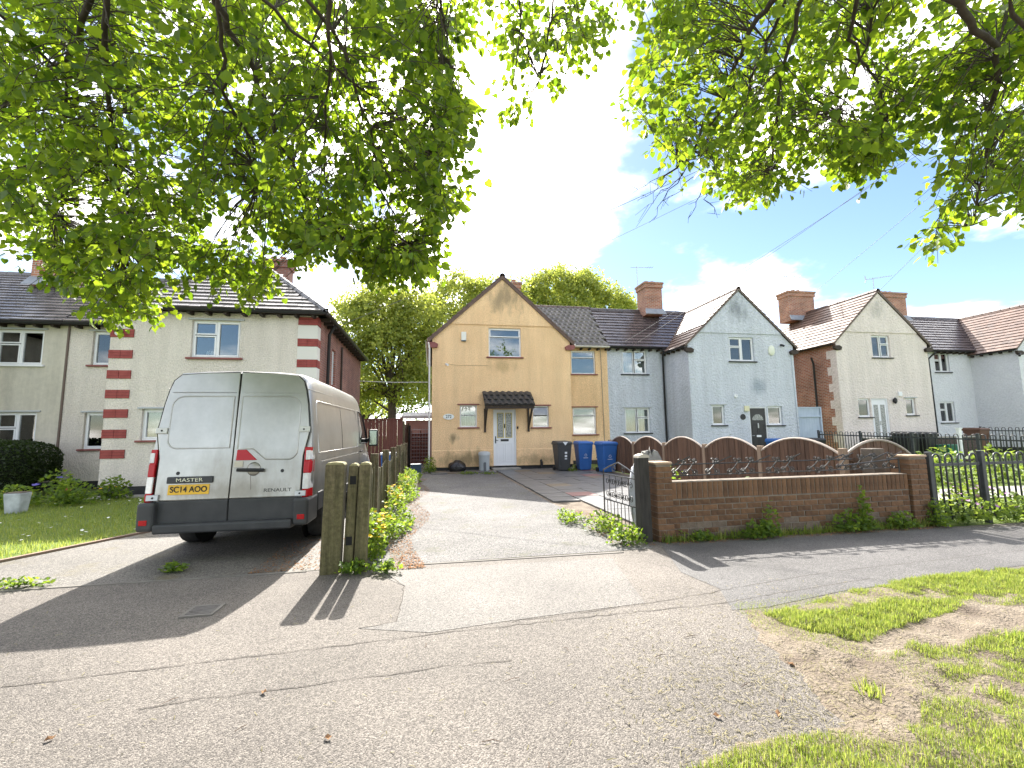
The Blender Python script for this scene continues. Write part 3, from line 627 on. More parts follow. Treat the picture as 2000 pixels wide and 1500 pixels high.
# --- the yellow house
yh, yi = gable_house('yellow_house', 'yellow rendered house numbered 272 with front gable and tiled door canopy', .05, 1, 5.72, 8.25, 8.0, REND_Y, BRICK_R, TILE_R,
    fr_holes=[(2.32,3.67,4.56,5.77,TOPL,dict(sill=MAROON)), (1.14,1.83,1.71,2.59,TOPM,dict(sill=MAROON,lintel=MAROON,curtain=(CURT,[(0,1)]))),
              (4.11,4.80,1.68,2.55,TOPM,dict(sill=MAROON,lintel=MAROON,opened=1))],
    re_holes=[(6.5,7.7,4.18,5.30,TOPL,dict(sill=MAROON)), (6.5,7.66,1.35,2.60,TOPL,dict(sill=MAROON,lintel=MAROON))],
    door=(2.48,3.41,.16,2.41), verge=M('brown_board', (.10,.06,.045), (.15,.10,.08), 6, rough=.7), wavy_main=TILE_P, gutm=WHITEP, slope=.917)
def plain_door(house, T, u0, u1, z0, z1, leafm, fmat, glass=True, name='door', style=0):
    d = MB(T); d.ring(u0, z0, u1, z1, .055, -.10, -.02); fr = d.build('door_frame', fmat, house, bevel=.004, seg=1)
    a0, a1, c0, c1 = u0+.057, u1-.057, z0+.03, z1-.057; w = a1-a0; H_ = c1-c0
    b = MB(T); b.box(a0,-.09,c0,a1,-.055,c1)
    dr = b.build('door', leafm, house, bevel=.003, seg=1)
    def panel(p0, p1, q0, q1): MB(T).ring(a0+w*p0, c0+H_*q0, a0+w*p1, c0+H_*q1, .025, -.055, -.043).build('moulding', leafm, dr, bevel=.008)
    if style == 0:
        for p0, p1 in ((.12,.46),(.54,.88)):
            panel(p0,p1,.06,.40)
            b = MB(T); b.box(a0+w*p0,-.054,c0+H_*.50,a0+w*p1,-.047,c0+H_*.965); b.build('leaded_light', LEADED, dr)
            b = MB(T); b.ring(a0+w*p0,c0+H_*.50,a0+w*p1,c0+H_*.965,.022,-.047,-.040); b.build('glazing_bead', YELB, dr)
        MB(T).box(a0+w*.30,-.054,c0+H_*.435,a0+w*.70,-.044,c0+H_*.475).build('letter_slot', BLACKP, dr, bevel=.004)
        MB(T).box(a0+w*.475,-.054,c0+H_*.68,a0+w*.525,-.035,c0+H_*.76).build('knocker', BLACKP, dr, bevel=.006)
        MB(T).tube([(a0+w*.045,-.05,c0+H_*.46),(a0+w*.045,-.01,c0+H_*.46),(a0+w*.17,-.01,c0+H_*.455)], .013, 6).build('handle', BLACKP, dr)
        MB(T).box(a0+w*.02,-.054,c0+H_*.40,a0+w*.07,-.042,c0+H_*.53).build('handle_plate', BLACKP, dr, bevel=.003)
    elif style == 1:
        panel(.12,.46,.05,.42); panel(.54,.88,.05,.42); panel(.12,.46,.5,.68); panel(.54,.88,.5,.68)
        n = 12; cx = a0+w*.5; cz = c0+H_*.76; R_ = w*.36
        b = MB(T); b.add([(cx,-.046,cz)]+[(cx+R_*math.cos(math.pi*i/n),-.046,cz+R_*math.sin(math.pi*i/n)*.95) for i in range(n+1)], [(0,i+1,i+2) for i in range(n)]); b.build('fanlight', LEADED, dr)
        MB(T).box(a0+w*.36,-.054,c0+H_*.42,a0+w*.66,-.042,c0+H_*.46).build('letter_plate', UPVC, dr, bevel=.004)
        MB(T).box(a0+w*.46,-.054,c0+H_*.60,a0+w*.54,-.03,c0+H_*.70).build('knocker', GREYM, dr, bevel=.006)
        MB(T).tube([(a0+w*.06,-.05,c0+H_*.45),(a0+w*.06,-.01,c0+H_*.45),(a0+w*.2,-.01,c0+H_*.45)], .013, 6).build('handle', GREYM, dr)
    else:
        for p0, p1 in ((.12,.42),(.58,.88)):
            b = MB(T); b.box(a0+w*p0,-.054,c0+H_*.12,a0+w*p1,-.048,c0+H_*.9); b.build('leaded_light', LEADED, dr)
        MB(T).box(a0+w*.46,-.054,c0+H_*.5,a0+w*.54,-.03,c0+H_*.58).build('knocker', GREYM, dr, bevel=.006)
    return dr
LEADED = M('leaded_glass', (.10,.11,.11), (.45,.46,.44), 22, rough=.15, bump=.5, bscale=40, det=2)
YELB = M('yellow_bead', (.55,.42,.08), rough=.5)
DOORW = M('door_white', (.74,.75,.77), rough=.4)
DOORK = M('door_black', (.025,.024,.026), rough=.35)
plain_door(yh, TX(17.8), 2.48, 3.41, .16, 2.41, DOORW, DOORW)
MB().box(2.38,17.3,0,3.5,17.8,.10).build('doorstep', CONC, yh, bevel=.01)
# tiled canopy over the door
cn = MB(); cn.hexa([(2.05,17.02,2.50),(4.02,17.02,2.50),(4.02,17.8,3.06),(2.05,17.8,3.06),(2.05,17.02,2.545),(4.02,17.02,2.545),(4.02,17.8,3.11),(2.05,17.8,3.11)])
canopy = cn.build('door_canopy', DARKT, yh)
b = MB(); rn = []; tiles(b, rn, [(2.03,17.0,2.55),(4.04,17.0,2.55),(4.04,17.79,3.12),(2.03,17.79,3.12)], (1,0,0), tw=.25, ex=.33, wavy=True); b.rnd = rn
b.build('canopy_tiles', M('canopy_tile', (.035,.035,.037), (.055,.053,.052), 4, rough=.55, by='attr'), canopy)
MB().box(2.06,17.04,2.40,4.01,17.10,2.50).build('canopy_fascia', DARKT, canopy)
for X in (2.14, 3.92):
    b = MB(); b.box(X-.035,17.72,1.50,X+.035,17.80,2.44); b.prism([(17.72,1.66),(17.72,1.78),(17.12,2.42),(17.04,2.42),(17.04,2.36)], X-.03, X+.03, 'x'); b.build('canopy_bracket', DARKT, canopy)
for (a_, c_) in ((.05,2.46),(3.43,5.77)): MB().hexa([(a_,17.772,.16),(c_,17.772,.16),(c_,17.801,.16),(a_,17.801,.16),(a_,17.772,.79),(c_,17.772,.79),(c_,17.801,.83),(a_,17.801,.83)]).build('plinth_band', REND_Y, yh)
# small things on the yellow front
pl = MB(); pl.lathe([(.001,0),(.16,0),(.16,.018),(.001,.018)], 24, (0,0,0), 'y'); 
pq = MB(lambda p: np.array([.70+p[0]*1.35, 17.782-p[1]*1, 2.13+p[2]*.72])); pq.T.flip = False
pq.lathe([(.16,.018),(.16,0)], 28, (0,0,0), 'y'); PLQ = pq.build('number_plaque', M('plaque_white', (.75,.77,.76), rough=.3), yh)
letters('272', .17, M('ink_dark', (.03,.06,.05), rough=.4), PLQ, (.70,17.762,2.13), (rad(90),0,0), .9)
al = MB(); al.box(1.20,17.70,5.20,1.40,17.80,5.55); AB = al.build('alarm_box', M('alarm_cream', (.72,.72,.66), rough=.5), yh, bevel=.02)
MB().box(1.205,17.705,5.17,1.395,17.79,5.199).build('base_strip', M('alarm_blue', (.05,.10,.14), rough=.4), AB)
cc = MB(); cc.tube([(.62,17.8,4.25),(.60,17.70,4.22)], .02, 8); cc.tube([(.60,17.74,4.22),(.66,17.60,4.17)], .045, 10); cc.build('security_camera', UPVC, yh, smooth=True, auto=40)
pipe(yh, [(.70,17.79,4.24),(1.0,17.788,4.19),(2.3,17.788,4.20)], M('cable_tan', (.42,.32,.2), rough=.7), .006, 'cable')
pipe(yh, [(-.10,17.62,5.05),(-.06,17.72,4.85),(-.05,17.74,.1)], WHITEP, .04)
pipe(yh, [(7.95,19.86,5.4),(7.97,19.87,4.9),(8.02,19.87,.2)], M('cable_grey', (.25,.23,.2), rough=.7), .012, 'cable')
MB().tube([(4.42,17.70,0),(4.42,17.70,.28),(4.42,17.80,.34)], .055, 8).build('waste_pipe', BLACKP, yh)
c_ = MB(); c_.box(3.44,17.74,1.62,3.50,17.80,1.72); c_.build('doorbell', BLACKP, yh, bevel=.01)
chimney(yh, 4.30, 22.5, 7.55, .62, .5, 1.75, 1)
# --- the pale blue half
VB = [(0,1)]
bh, bi = gable_house('pale_blue_house', 'pale blue rendered house with grey stained gable and black front door', 16.61, -1, 5.37, 8.31, 7.95, REND_B, BRICK_R, TILE_R,
    fr_holes=[(13.31,14.56,4.55,5.66,CASE2,dict(sill=DARKSILL,curtain=(CURT,[(.72,1)]))), (12.24,12.86,1.68,2.57,ONE,dict(sill=DARKSILL,lintel=GREYL)),
              (15.03,15.79,1.65,2.51,ONE,dict(sill=DARKSILL,curtain=(M('net_curtain', (.62,.55,.5), (.4,.35,.33), 14, rough=.9),[(0,1)])))],
    re_holes=[(9.05,10.33,4.20,5.36,CASE2R,dict(sill=DARKSILL,lintel=GREYL,curtain=(CURT,VB))), (9.08,10.37,1.38,2.57,CASE2R,dict(sill=DARKSILL,lintel=GREYL,curtain=(CURT,VB)))],
    door=(14.08,14.98,.16,2.47), rmat2=TILE_D)
plain_door(bh, TX(17.8), 14.08, 14.98, .16, 2.47, DOORK, DOORW, style=1)
pipe(bh, [(11.0,19.45,5.3),(11.12,19.78,5.0),(11.13,19.8,.1)], BLACKP, .045)
pipe(bh, [(16.45,17.76,5.0),(16.5,17.78,3.0),(16.55,17.78,.2)], M('cable_pale', (.4,.45,.5), rough=.7), .012, 'cable')
c_ = MB(); c_.lathe([(.20,.0),(.20,.06),(.14,.09)], 20, (0,0,0), 'y'); 
def blob(house, name, mat, X, Z, prof, sx=1, sz=1, Y=17.8, n=20):
    b = MB(lambda p: np.array([X+p[0]*sx, Y-p[1], Z+p[2]*sz])); b.T.flip = True; b.lathe(prof, n, (0,0,0), 'y'); return b.build(name, mat, house, smooth=True, auto=40)
blob(bh, 'alarm_box', M('alarm_pale', (.72,.74,.62), rough=.5), 15.45, 5.08, [(.001,.0),(.19,0),(.19,.05),(.12,.09),(.001,.1)], .85, 1.25)
blob(bh, 'vent_cover', UPVC, 13.45, 2.98, [(.001,0),(.085,0),(.085,.05),(.055,.055),(.05,.02),(.001,.02)])
blob(bh, 'house_sign', BLACKP, 13.75, 2.03, [(.001,0),(.13,0),(.13,.02),(.001,.022)])
MB().box(13.83,17.72,2.28,14.06,17.8,2.52).build('meter_box', M('cream_box', (.66,.63,.42), rough=.5), bh, bevel=.01)
MB().tube([(15.98,17.8,5.35),(15.98,17.66,5.30),(16.0,17.62,5.26)], .05, 8).build('security_light', BLACKP, bh)
chimney(bh, 11.6, 21.7, 7.55, .95, .95, 1.75, 2)
# --- the white house next door
wh, wi = gable_house('off_white_house', 'off-white rendered house with red brick side wall and white front door', 18.98, 1, 5.33, 8.2, 8.0, REND_W, BRICK_R, TILE_R, zoff=.2,
    fr_holes=[(21.05,22.1,4.85,5.95,CASE2R,dict(sill=DARKSILL)), (19.93,20.62,1.98,2.86,ONE,dict(sill=DARKSILL,curtain=(DCURT,VB))), (22.67,23.24,2.05,2.88,ONE,dict(sill=DARKSILL,lintel=GREYL,curtain=(DCURT,VB)))],
    re_holes=[(24.7,25.9,4.5,5.65,CASE2R,dict(sill=DARKSILL,curtain=(CURT,VB))), (24.7,25.9,1.7,2.85,CASE2R,dict(sill=DARKSILL,curtain=(CURT,VB)))], door=(20.68,21.62,.36,2.86), rmat2=TILE_D)
plain_door(wh, TX(17.8), 20.68, 21.62, .36, 2.86, DOORW, DOORW, style=2)
# toothed render edge on the brick side
b = MB()
for i in range(12):
    d = .55 if i % 2 else .34
    b.box(18.965, 17.80, .4+i*.40, 18.979, 17.8+d, .4+(i+1)*.40-.001)
b.build('render_return', REND_W, wh)
pipe(wh, [(18.75,19.0,5.0),(18.90,19.05,4.7),(18.90,19.05,.2)], BLACKP, .05)
pipe(wh, [(27.0,19.4,5.5),(27.05,19.8,5.2),(27.1,19.8,.3)], BLACKP, .045)
blob(wh, 'wall_lantern', BLACKP, 21.95, 2.75, [(.001,.16),(.05,.16),(.08,.1),(.04,.0)], 1, 2.0)
MB().box(22.25,17.74,2.98,22.45,17.8,3.18).build('vent_grille', UPVC, wh)
chimney(wh, 21.3, 22.3, 7.7, 1.7, .8, 1.75, 2); 
chimney(wh, 27.2, 21.9, 7.8, 1.9, .9, 1.7, 3)
fh, fi = gable_house('grey_blue_house', 'pale grey-blue house beyond the off-white one, plain side wall and tiled roof', 35.5, -1, 5.4, 8.3, 8.0, REND_G, REND_G, TILE_R, zoff=.2,
    re_holes=[(27.6,28.6,4.5,5.6,CASE2,dict(sill=DARKSILL)), (27.6,28.6,1.7,2.85,CASE2,dict(sill=DARKSILL,curtain=(CURT,VB)))], rmat2=TILE_D)
MB().tube([(30.05,17.7,5.2),(29.85,17.6,5.05)], .05, 8).build('security_light', BLACKP, fh)
# --- left pair: hipped wings
def hip_house(name, label, xo, s, wW, uP, wmat, side_mat, Yf, Y1, Yb, ze, zr, fr_holes, re_holes, sidewin=(), quoin=False):
    xi = xo+s*wW; xp = xo+s*uP; xc = xo+s*wW/2; lo, hi = min(xo,xi), max(xo,xi)
    h = thing(name, label, 'house', (xc, Yf, 0)); wt = ze-.08
    b = MB(TX(Yf)); wall(b, lo, hi, .22, wt, [q[:4] for q in fr_holes]); b.build('front_wall', wmat, h)
    b = MB(TS(xo,-s)); wall(b, Yf, Yb, .22, wt, [q[:4] for q in sidewin]); b.build('side_wall', side_mat, h)
    b = MB(TS(xi,s)); wall(b, Yf, Y1, .22, wt, ()); b.build('return_wall', wmat, h)
    b = MB(TX(Y1)); wall(b, min(xi,xp), max(xi,xp), .22, wt, [q[:4] for q in re_holes]); b.build('recess_wall', wmat, h)
    b = MB(TX(Yb)); wall(b, min(xo,xp), max(xo,xp), 0, wt, ()); b.build('back_wall', side_mat, h)
    b = MB(); b.box(lo+.02,Yf+.02,-.1,hi-.02,Yb,.23); b.box(min(xi,xp)+.02,Y1+.02,-.1,max(xi,xp),Yb,.23); b.build('plinth', PLINTH, h)
    ov = .28; e0, e1 = xo-s*ov, xi+s*ov; Yg = Yf-ov; half = wW/2+ov; Yh = Yg+half*1.0; Y2 = (Y1+Yb)/2
    F_ = [(min(e0,e1),Yg,ze),(max(e0,e1),Yg,ze),(xc,Yh,zr)]
    A = [(e0,Yg,ze),(e0,Yb+.2,ze),(xc,Y2,zr),(xc,Yh,zr)]; B = [(e1,Yg,ze),(e1,Y2,ze),(xc,Y2,zr),(xc,Yh,zr)]
    Cx = [(min(xc,xp),Y1-ov,ze),(max(xc,xp),Y1-ov,ze),(xp if s > 0 else xc,Y2,zr),(xc if s > 0 else xp,Y2,zr)]
    D = [(e0,Yb+.2,ze),(xp,Yb+.2,ze),(xp,Y2,zr),(xc,Y2,zr)]
    base = MB()
    for poly in (F_,A,B,Cx,D): base.add([(p[0],p[1],p[2]-.045) for p in poly], [tuple(range(len(poly)))])
    roof = base.build('roof', DARKT, h)
    for poly, e in ((F_,(1,0,0)),(A,(0,1,0)),(B,(0,1,0)),(Cx,(1,0,0))): roof_plane(h, roof, poly, e, TILE_L, tw=.28, ex=.24)
    ridge_row(roof, (e0,Yg,ze+.02), (xc,Yh,zr+.02), TILE_L, .09); ridge_row(roof, (e1,Yg,ze+.02), (xc,Yh,zr+.02), TILE_L, .09); ridge_row(roof, (xc,Yh,zr), (xc,Y2,zr), TILE_L); ridge_row(roof, (xc,Y2,zr+.01), (xp,Y2,zr+.01), TILE_L)
    gutter(h, (e0,Yg-.04,ze-.05), (e1,Yg-.04,ze-.05), BLACKP, .06); gutter(h, (e0-s*.04,Yg,ze-.05), (e0-s*.04,Yb,ze-.05), BLACKP, .06); gutter(h, (e1,Y1-ov-.04,ze-.05), (xp,Y1-ov-.04,ze-.05), BLACKP, .06)
    b = MB(); b.box(lo-ov,Yg+.01,ze-.11,hi+ov,Yg+.03,ze-.02); b.box(min(e1,xp),Y1-ov+.01,ze-.11,max(e1,xp),Y1-ov+.03,ze-.02); b.box(e0-.012,Yg+.04,ze-.11,e0+.012,Yb,ze-.02); b.build('fascia', DARKT, h)
    for i in range(int(wW/.45)+1): X = lo+.12+i*.45; MB().box(X-.04,Yg+.03,ze-.17,X+.04,Yf,ze-.08).build('rafter_foot', DARKT, h)
    for i in range(int((uP-wW)/.45)): X = xi+s*(.3+i*.45); MB().box(X-.04,Y1-ov+.03,ze-.17,X+.04,Y1,ze-.08).build('rafter_foot', DARKT, h)
    for i in range(17): Y = Yf+.3+i*.45; MB().box(xo,Y-.04,ze-.17,e0,Y+.04,ze-.08).build('rafter_foot', DARKT, h)
    for q in fr_holes: window(h, TX(Yf), *q[:5], **q[5])
    for q in re_holes: window(h, TX(Y1), *q[:5], **q[5])
    for q in sidewin: window(h, TS(xo,-s), *q[:5], **q[5])
    return h
LH = hip_house('roughcast_house', 'grey-white roughcast house with red painted brick quoins and hipped roof', -3.2, -1, 5.15, 7.55, REND_L, BRICK_D, 13.3, 15.4, 21.3, 4.95, 7.35,
    [(-6.43,-5.21,3.62,4.66,CASE2,dict(sill=MAROON,lintel=GREYL)), (-7.48,-6.6,1.40,2.22,ONE,dict(sill=MAROON,lintel=GREYL,curtain=(CURT,[(0,1)])))],
    [(-10.13,-9.05,3.68,4.72,ONE,dict(sill=MAROON,lintel=GREYL,curtain=(CURT,[(.6,1)]))), (-10.17,-9.1,1.16,2.24,ONE,dict(sill=MAROON,lintel=GREYL))],
    [(15.3,15.85,3.1,4.3,ONE,dict(sill=MAROON))])
QUO = M('quoin_red', (.24,.035,.03), (.31,.06,.05), 7, rough=.6, bump=.3, bscale=30)
QG = M('quoin_joint', (.14,.03,.03), rough=.8)
for side, zs in ((0, [4.66,4.13,3.56,3.02,2.50,1.99,1.46,.94]), (1, [4.60,3.98,3.38,2.78,2.18,1.58,.98])):
    for z in zs:
        x0, x1 = (-8.36,-7.80) if side == 0 else (-3.72,-3.188)
        b = MB(); b.box(x0,13.29,z,x1,13.32,z+.225)
        if side: b.box(-3.21,13.32,z,-3.188,13.62,z+.225)
        q = b.build('quoin', QG, LH)
        for r in range(3):
            for c in range(2 if side == 0 else 2):
                w = (x1-x0)/2; MB().box(x0+c*w+.004,13.278,z+r*.075+.004,x0+(c+1)*w-.004,13.29,z+(r+1)*.075-.004).build('brick', QUO, q)
            if side: MB().box(-3.188,13.282,z+r*.075+.004,-3.178,13.62,z+(r+1)*.075-.004).build('brick', QUO, q)
WB = M('band_white', (.66,.65,.60), rough=.85)
for z in (4.205,3.605,3.005,2.405,1.805,1.205): MB().box(-3.72,13.291,z,-3.187,13.62,z+.37).build('quoin_band', WB, LH)
pipe(LH, [(-2.93,14.3,4.85),(-3.1,14.35,4.55),(-3.13,14.35,.1)], BLACKP, .05); pipe(LH, [(-3.14,16.6,4.6),(-3.14,16.6,2.2)], DARKT, .035)
b = MB(); b.tube([(-8.10,13.28,4.30),(-8.10,13.18,4.27)], .05, 10); b.tube([(-8.10,13.20,4.25),(-8.08,13.10,4.19)], .06, 10); b.build('security_camera', UPVC, LH, smooth=True, auto=40)
orn = MB()
for q, x in enumerate((-6.12,-6.07,-6.01,-5.95)): orn.tube([(x,13.50,3.70),(x+.012*(-1)**q,13.50,3.80),(x+.03,13.50,3.835)], .011, 5); orn.tube([(x,13.50,3.79),(x+.045,13.50,3.765)], .008, 5)
orn.build('window_ornament', UPVC, LH)
pipe(LH, [(-10.76,15.38,4.85),(-10.78,15.38,.2)], M('cable_brown', (.16,.12,.1), rough=.7), .03, 'seam_strip')
chimney(LH, -5.8, 17.9, 7.0, .9, .6, 1.1, 2, BRICK_D)
NH = hip_house('cream_house', 'cream smooth-rendered house joined to the quoined one, behind the clipped hedge', -18.3, 1, 5.15, 7.52, REND_C, BRICK_D, 13.3, 15.4, 21.3, 4.95, 7.35, [],
    [(-12.62,-11.40,3.66,4.72,CASE2,dict(sill=UPVC,lintel=GREYL)), (-12.44,-11.38,1.08,2.26,CASE2,dict(sill=UPVC,lintel=GREYL,curtain=(DCURT,[(0,1)])))])
chimney(NH, -12.7, 17.6, 6.6, 1.2, .8, 1.5, 2, BRICK_R)
# ---------------------------------------------------------------- the van (local frame: x right, y forward from rear, z up)
VAN_P = M('van_paint', (.48,.475,.455), (.41,.405,.385), 1.1, rough=.33, metal=.7, spec=.5, coat=.12, speck=(7,.07), bump=.06, bscale=3, stains=(((.2,0,1.0),(1.2,3,.5),2.2,(.24,.22,.18),.6),((0,0,.78),(1.3,3,.22),3.5,(.17,.15,.12),.7),((.3,0,1.7),(.8,3,.6),1.4,(.34,.33,.29),.5)))
VAN_B = M('van_plastic', (.032,.034,.037), (.05,.052,.055), 5, rough=.55)
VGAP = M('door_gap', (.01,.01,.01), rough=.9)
RUBBER = M('tyre_rubber', (.015,.015,.015), (.03,.03,.03), 20, rough=.85)
STEEL = M('wheel_steel', (.25,.25,.26), (.35,.35,.36), 9, rough=.5, metal=.6)
LRED = M('lamp_red', (.42,.008,.012), rough=.25, spec=.35)
LWHT = M('lamp_clear', (.62,.60,.58), (.75,.74,.72), 20, rough=.12, spec=.7, coat=.6)
VGLASS = M('van_glass', (.012,.014,.015), rough=.04, spec=.8)
van = thing('delivery_van', 'grimy silver panel van parked on the left driveway, rear doors facing the street', 'van', (-2.43, 6.15, 0), rad(-.6))
SEC = [(.90,.40),(.955,.46),(.975,.62),(.985,.90),(.98,1.20),(.955,1.55),(.91,1.90),(.875,2.08),(.835,2.20),(.755,2.275),(.45,2.302),(0,2.31)]
ST = [(0.0,.985,2.285),(.05,1,2.31),(.5,1,2.32),(2.2,1,2.335),(3.9,1,2.33),(4.15,.995,2.28),(4.45,.985,2.10),(4.85,.97,1.76),(5.2,.96,1.44),(5.5,.95,1.27),(5.85,.92,1.13),(6.1,.86,.99),(6.2,.78,.84)]
vs = []; nS = len(SEC)*2-1
for (y, wx, zt) in ST:
    k = (zt-.40)/(2.31-.40)
    ring_ = [(x*wx, y+(max(0,.19*(z-.7)/1.6)*(1-y/.6) if y < .6 else 0), .40+(z-.40)*k) for x, z in SEC]
    ring_ = ring_ + [(-x, yy_, z) for x, yy_, z in ring_[-2::-1]]
    vs += ring_
fs = []
for i in range(len(ST)-1):
    for j in range(nS-1): fs.append((i*nS+j, (i+1)*nS+j, (i+1)*nS+j+1, i*nS+j+1))
    fs.append((i*nS+nS-1, (i+1)*nS+nS-1, (i+1)*nS, i*nS))
fs.append(tuple(range(nS))); fs.append(tuple((len(ST)-1)*nS+j for j in range(nS-1, -1, -1)))
body = MB().add(vs, fs).build('body', VAN_P, van, smooth=True, auto=32)
cut = MB()
for y in (1.02, 5.05):
    cut.lathe([(.43,-.6),(.43,.6)], 32, (.98,y,.40), 'x'); cut.lathe([(.43,-.6),(.43,.6)], 32, (-.98,y,.40), 'x')
co = cut.build('cutter', VGAP, None)
co.parent = van
md = body.modifiers.new('arch', 'BOOLEAN'); md.object = co; md.operation = 'DIFFERENCE'; md.solver = 'EXACT'
bpy.context.view_layer.update()
dg = bpy.context.evaluated_depsgraph_get()
me = bpy.data.meshes.new_from_object(body.evaluated_get(dg)); body.modifiers.clear(); body.data = me
bpy.data.objects.remove(co)
for sx in (-1, 1):
    for y in (1.02, 5.05):
        wl = thing('wheel', None, None) if False else None
        t = MB(); t.lathe([(.20,-.105),(.27,-.115),(.325,-.10),(.34,-.06),(.34,.06),(.325,.10),(.27,.115),(.20,.105)], 36, (sx*.855,y,.34), 'x')
        tyre = t.build('wheel', RUBBER, van, smooth=True, auto=40)
        r_ = MB(); x = sx*.855
        r_.lathe([(.205,.06),(.205,.085),(.18,.06),(.10,.075),(.07,.10),(.001,.105)], 28, (x,y,.34), 'x') if sx > 0 else r_.lathe([(.205,-.06),(.205,-.085),(.18,-.06),(.10,-.075),(.07,-.10),(.001,-.105)], 28, (x,y,.34), 'x')
        rim = r_.build('rim', STEEL, tyre, smooth=True, auto=30)
        for i in range(8):
            g = i*math.pi/4; MB().lathe([(.018,sx*.066),(.018,sx*.072)], 8, (x,y+.145*math.cos(g),.34+.145*math.sin(g)), 'x').build('vent_hole', VGAP, tyre)
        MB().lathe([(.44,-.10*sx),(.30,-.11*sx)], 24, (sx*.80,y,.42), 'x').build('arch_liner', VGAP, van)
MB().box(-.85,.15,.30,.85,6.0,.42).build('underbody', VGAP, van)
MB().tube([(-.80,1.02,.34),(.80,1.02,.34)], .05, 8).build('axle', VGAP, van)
# rear doors
half = [(x-.045 if z < 1.30 else x-.03, z) for x, z in SEC if z > .6 and x > 0]
half = [(half[0][0], .70)] + [p for p in half if p[1] > .72]
half = [(min(x,.86), z) for x, z in half if z <= 1.30] + [(x, z-.025) for x, z in half if z > 1.30]
def door_poly(s): 
    P = [(s*.006,.70)] + [(s*x, z) for x, z in half] + [(s*.006, 2.285)]
    return P if s > 0 else P[::-1]
LEAN = lambda z: -.022+max(0,.19*(z-.7)/1.6)
def rearT(p): return np.array([p[0], LEAN(p[2])-p[1], p[2]])
rearT.flip = False
doors = {}
for s in (-1, 1):
    b = MB(rearT); b.prism(door_poly(s), .018, -.03, 'y')
    doors[s] = b.build('rear_door', VAN_P, van, bevel=.010, seg=2)
    # pressed window-shaped panel
    x0, x1, z0, z1 = .05, .79, 1.32, 1.97
    pts = []
    def corner(cx, cz, r, a0): return [(cx+r*math.cos(rad(a0+a)), cz+r*math.sin(rad(a0+a))) for a in range(0, 91, 15)]
    zb = 1.32 if s < 0 else 1.16
    loop = corner(x1-.14,1.97-.14,.14,0)
    loop += [(x0,1.97)]
    loop += ([(x0,zb)] if s < 0 else [(x0,1.30),(.24,1.30),(.40,1.17)])
    loop += [(x1-.12,zb)] + [(x1-.12+.12*math.cos(rad(-90+a)), zb+.12+.12*math.sin(rad(-90+a))) for a in range(15, 91, 15)]
    b = MB(rearT); b.tube([(s*x, .020, z) for x, z in loop+loop[:1]], .009, 6, cap=False); b.build('pressed_edge', VAN_P, doors[s], smooth=True)
    inner = MB(rearT); inner.prism([(s*(x*.985+.006), z) for x, z in (loop if s > 0 else loop[::-1])], .0215, .015, 'y'); inner.build('pressed_panel', VAN_P, doors[s])
    b = MB(rearT); b.tube([(s*.04,.018,1.99+.03),(s*.80,.018,2.02)], .006, 5); b.build('crease', VAN_P, doors[s])
    MB(rearT).lathe([(.001,.022),(.022,.022),(.022,.0)], 12, (s*.62,0,1.02), 'y').build('lock', BLACKP, doors[s])
    # hinges
    for z in (1.54, .74):
        b = MB(rearT); b.box(s*.80,.018,z-.035,s*.935,.045,z+.035); hg = b.build('hinge', GREYM if z < 1 else M('hinge_paint', (.55,.55,.52), rough=.4, metal=.3), van, bevel=.006)
        MB(rearT).lathe([(.001,.050),(.012,.050),(.012,.040)], 8, (s*.86,0,z), 'y').build('bolt', BLACKP, hg)
    # tail lamps
    tl = MB(rearT); xo_ = .985
    def lamp(z0, z1, mat, xin=.885, parent=None, d=.05, name='lens'):
        b = MB(rearT); b.hexa([(s*xin,-.10,z0),(s*(xo_+.004),-.10,z0),(s*(xo_-.03),d,z0),(s*xin,d,z0),(s*xin,-.10,z1),(s*(xo_+.002-(.012 if z1>1.2 else 0)),-.10,z1),(s*(xo_-.03),d,z1),(s*xin,d,z1)])
        if s < 0: b.f = [f[::-1] for f in b.f]
        return b.build(name, mat, parent or van, bevel=.008)
    base = lamp(.69, 1.31, LRED, name='tail_lamp', d=.030)
    lamp(.79, .985, LWHT, parent=base, d=.040); lamp(1.15, 1.27, LWHT, parent=base, xin=.905, d=.040); lamp(.70, .785, LRED, parent=base, d=.040); lamp(.99, 1.14, LRED, parent=base, d=.040)
    b = MB(rearT); b.box(s*.006,.022,.42,s*.84,-.02,.695); b.build('door_cladding', VAN_B, doors[s], bevel=.012)
    MB().box(s*.80,-.135,.36,s*.99,.35,.69).build('bumper_corner', VAN_B, van, bevel=.035, seg=3)
    MB().box(s*.86,-.140,.435,s*.95,-.13,.495).build('reflector', LRED, van, bevel=.004)
MB().box(-.80,-.15,.33,.80,.1,.44).build('rear_bumper', VAN_B, van, bevel=.025, seg=3)
MB(rearT).box(-.007,-.02,.44,.007,.0245,2.27).build('door_gap', VGAP, van)
for s in (-1, 1):
    MB(rearT).tube([(s*(x+.008), .004, z) for x, z in half[0:]]+[(s*.006,.004,2.292)], .006, 5).build('door_seam', VGAP, van)
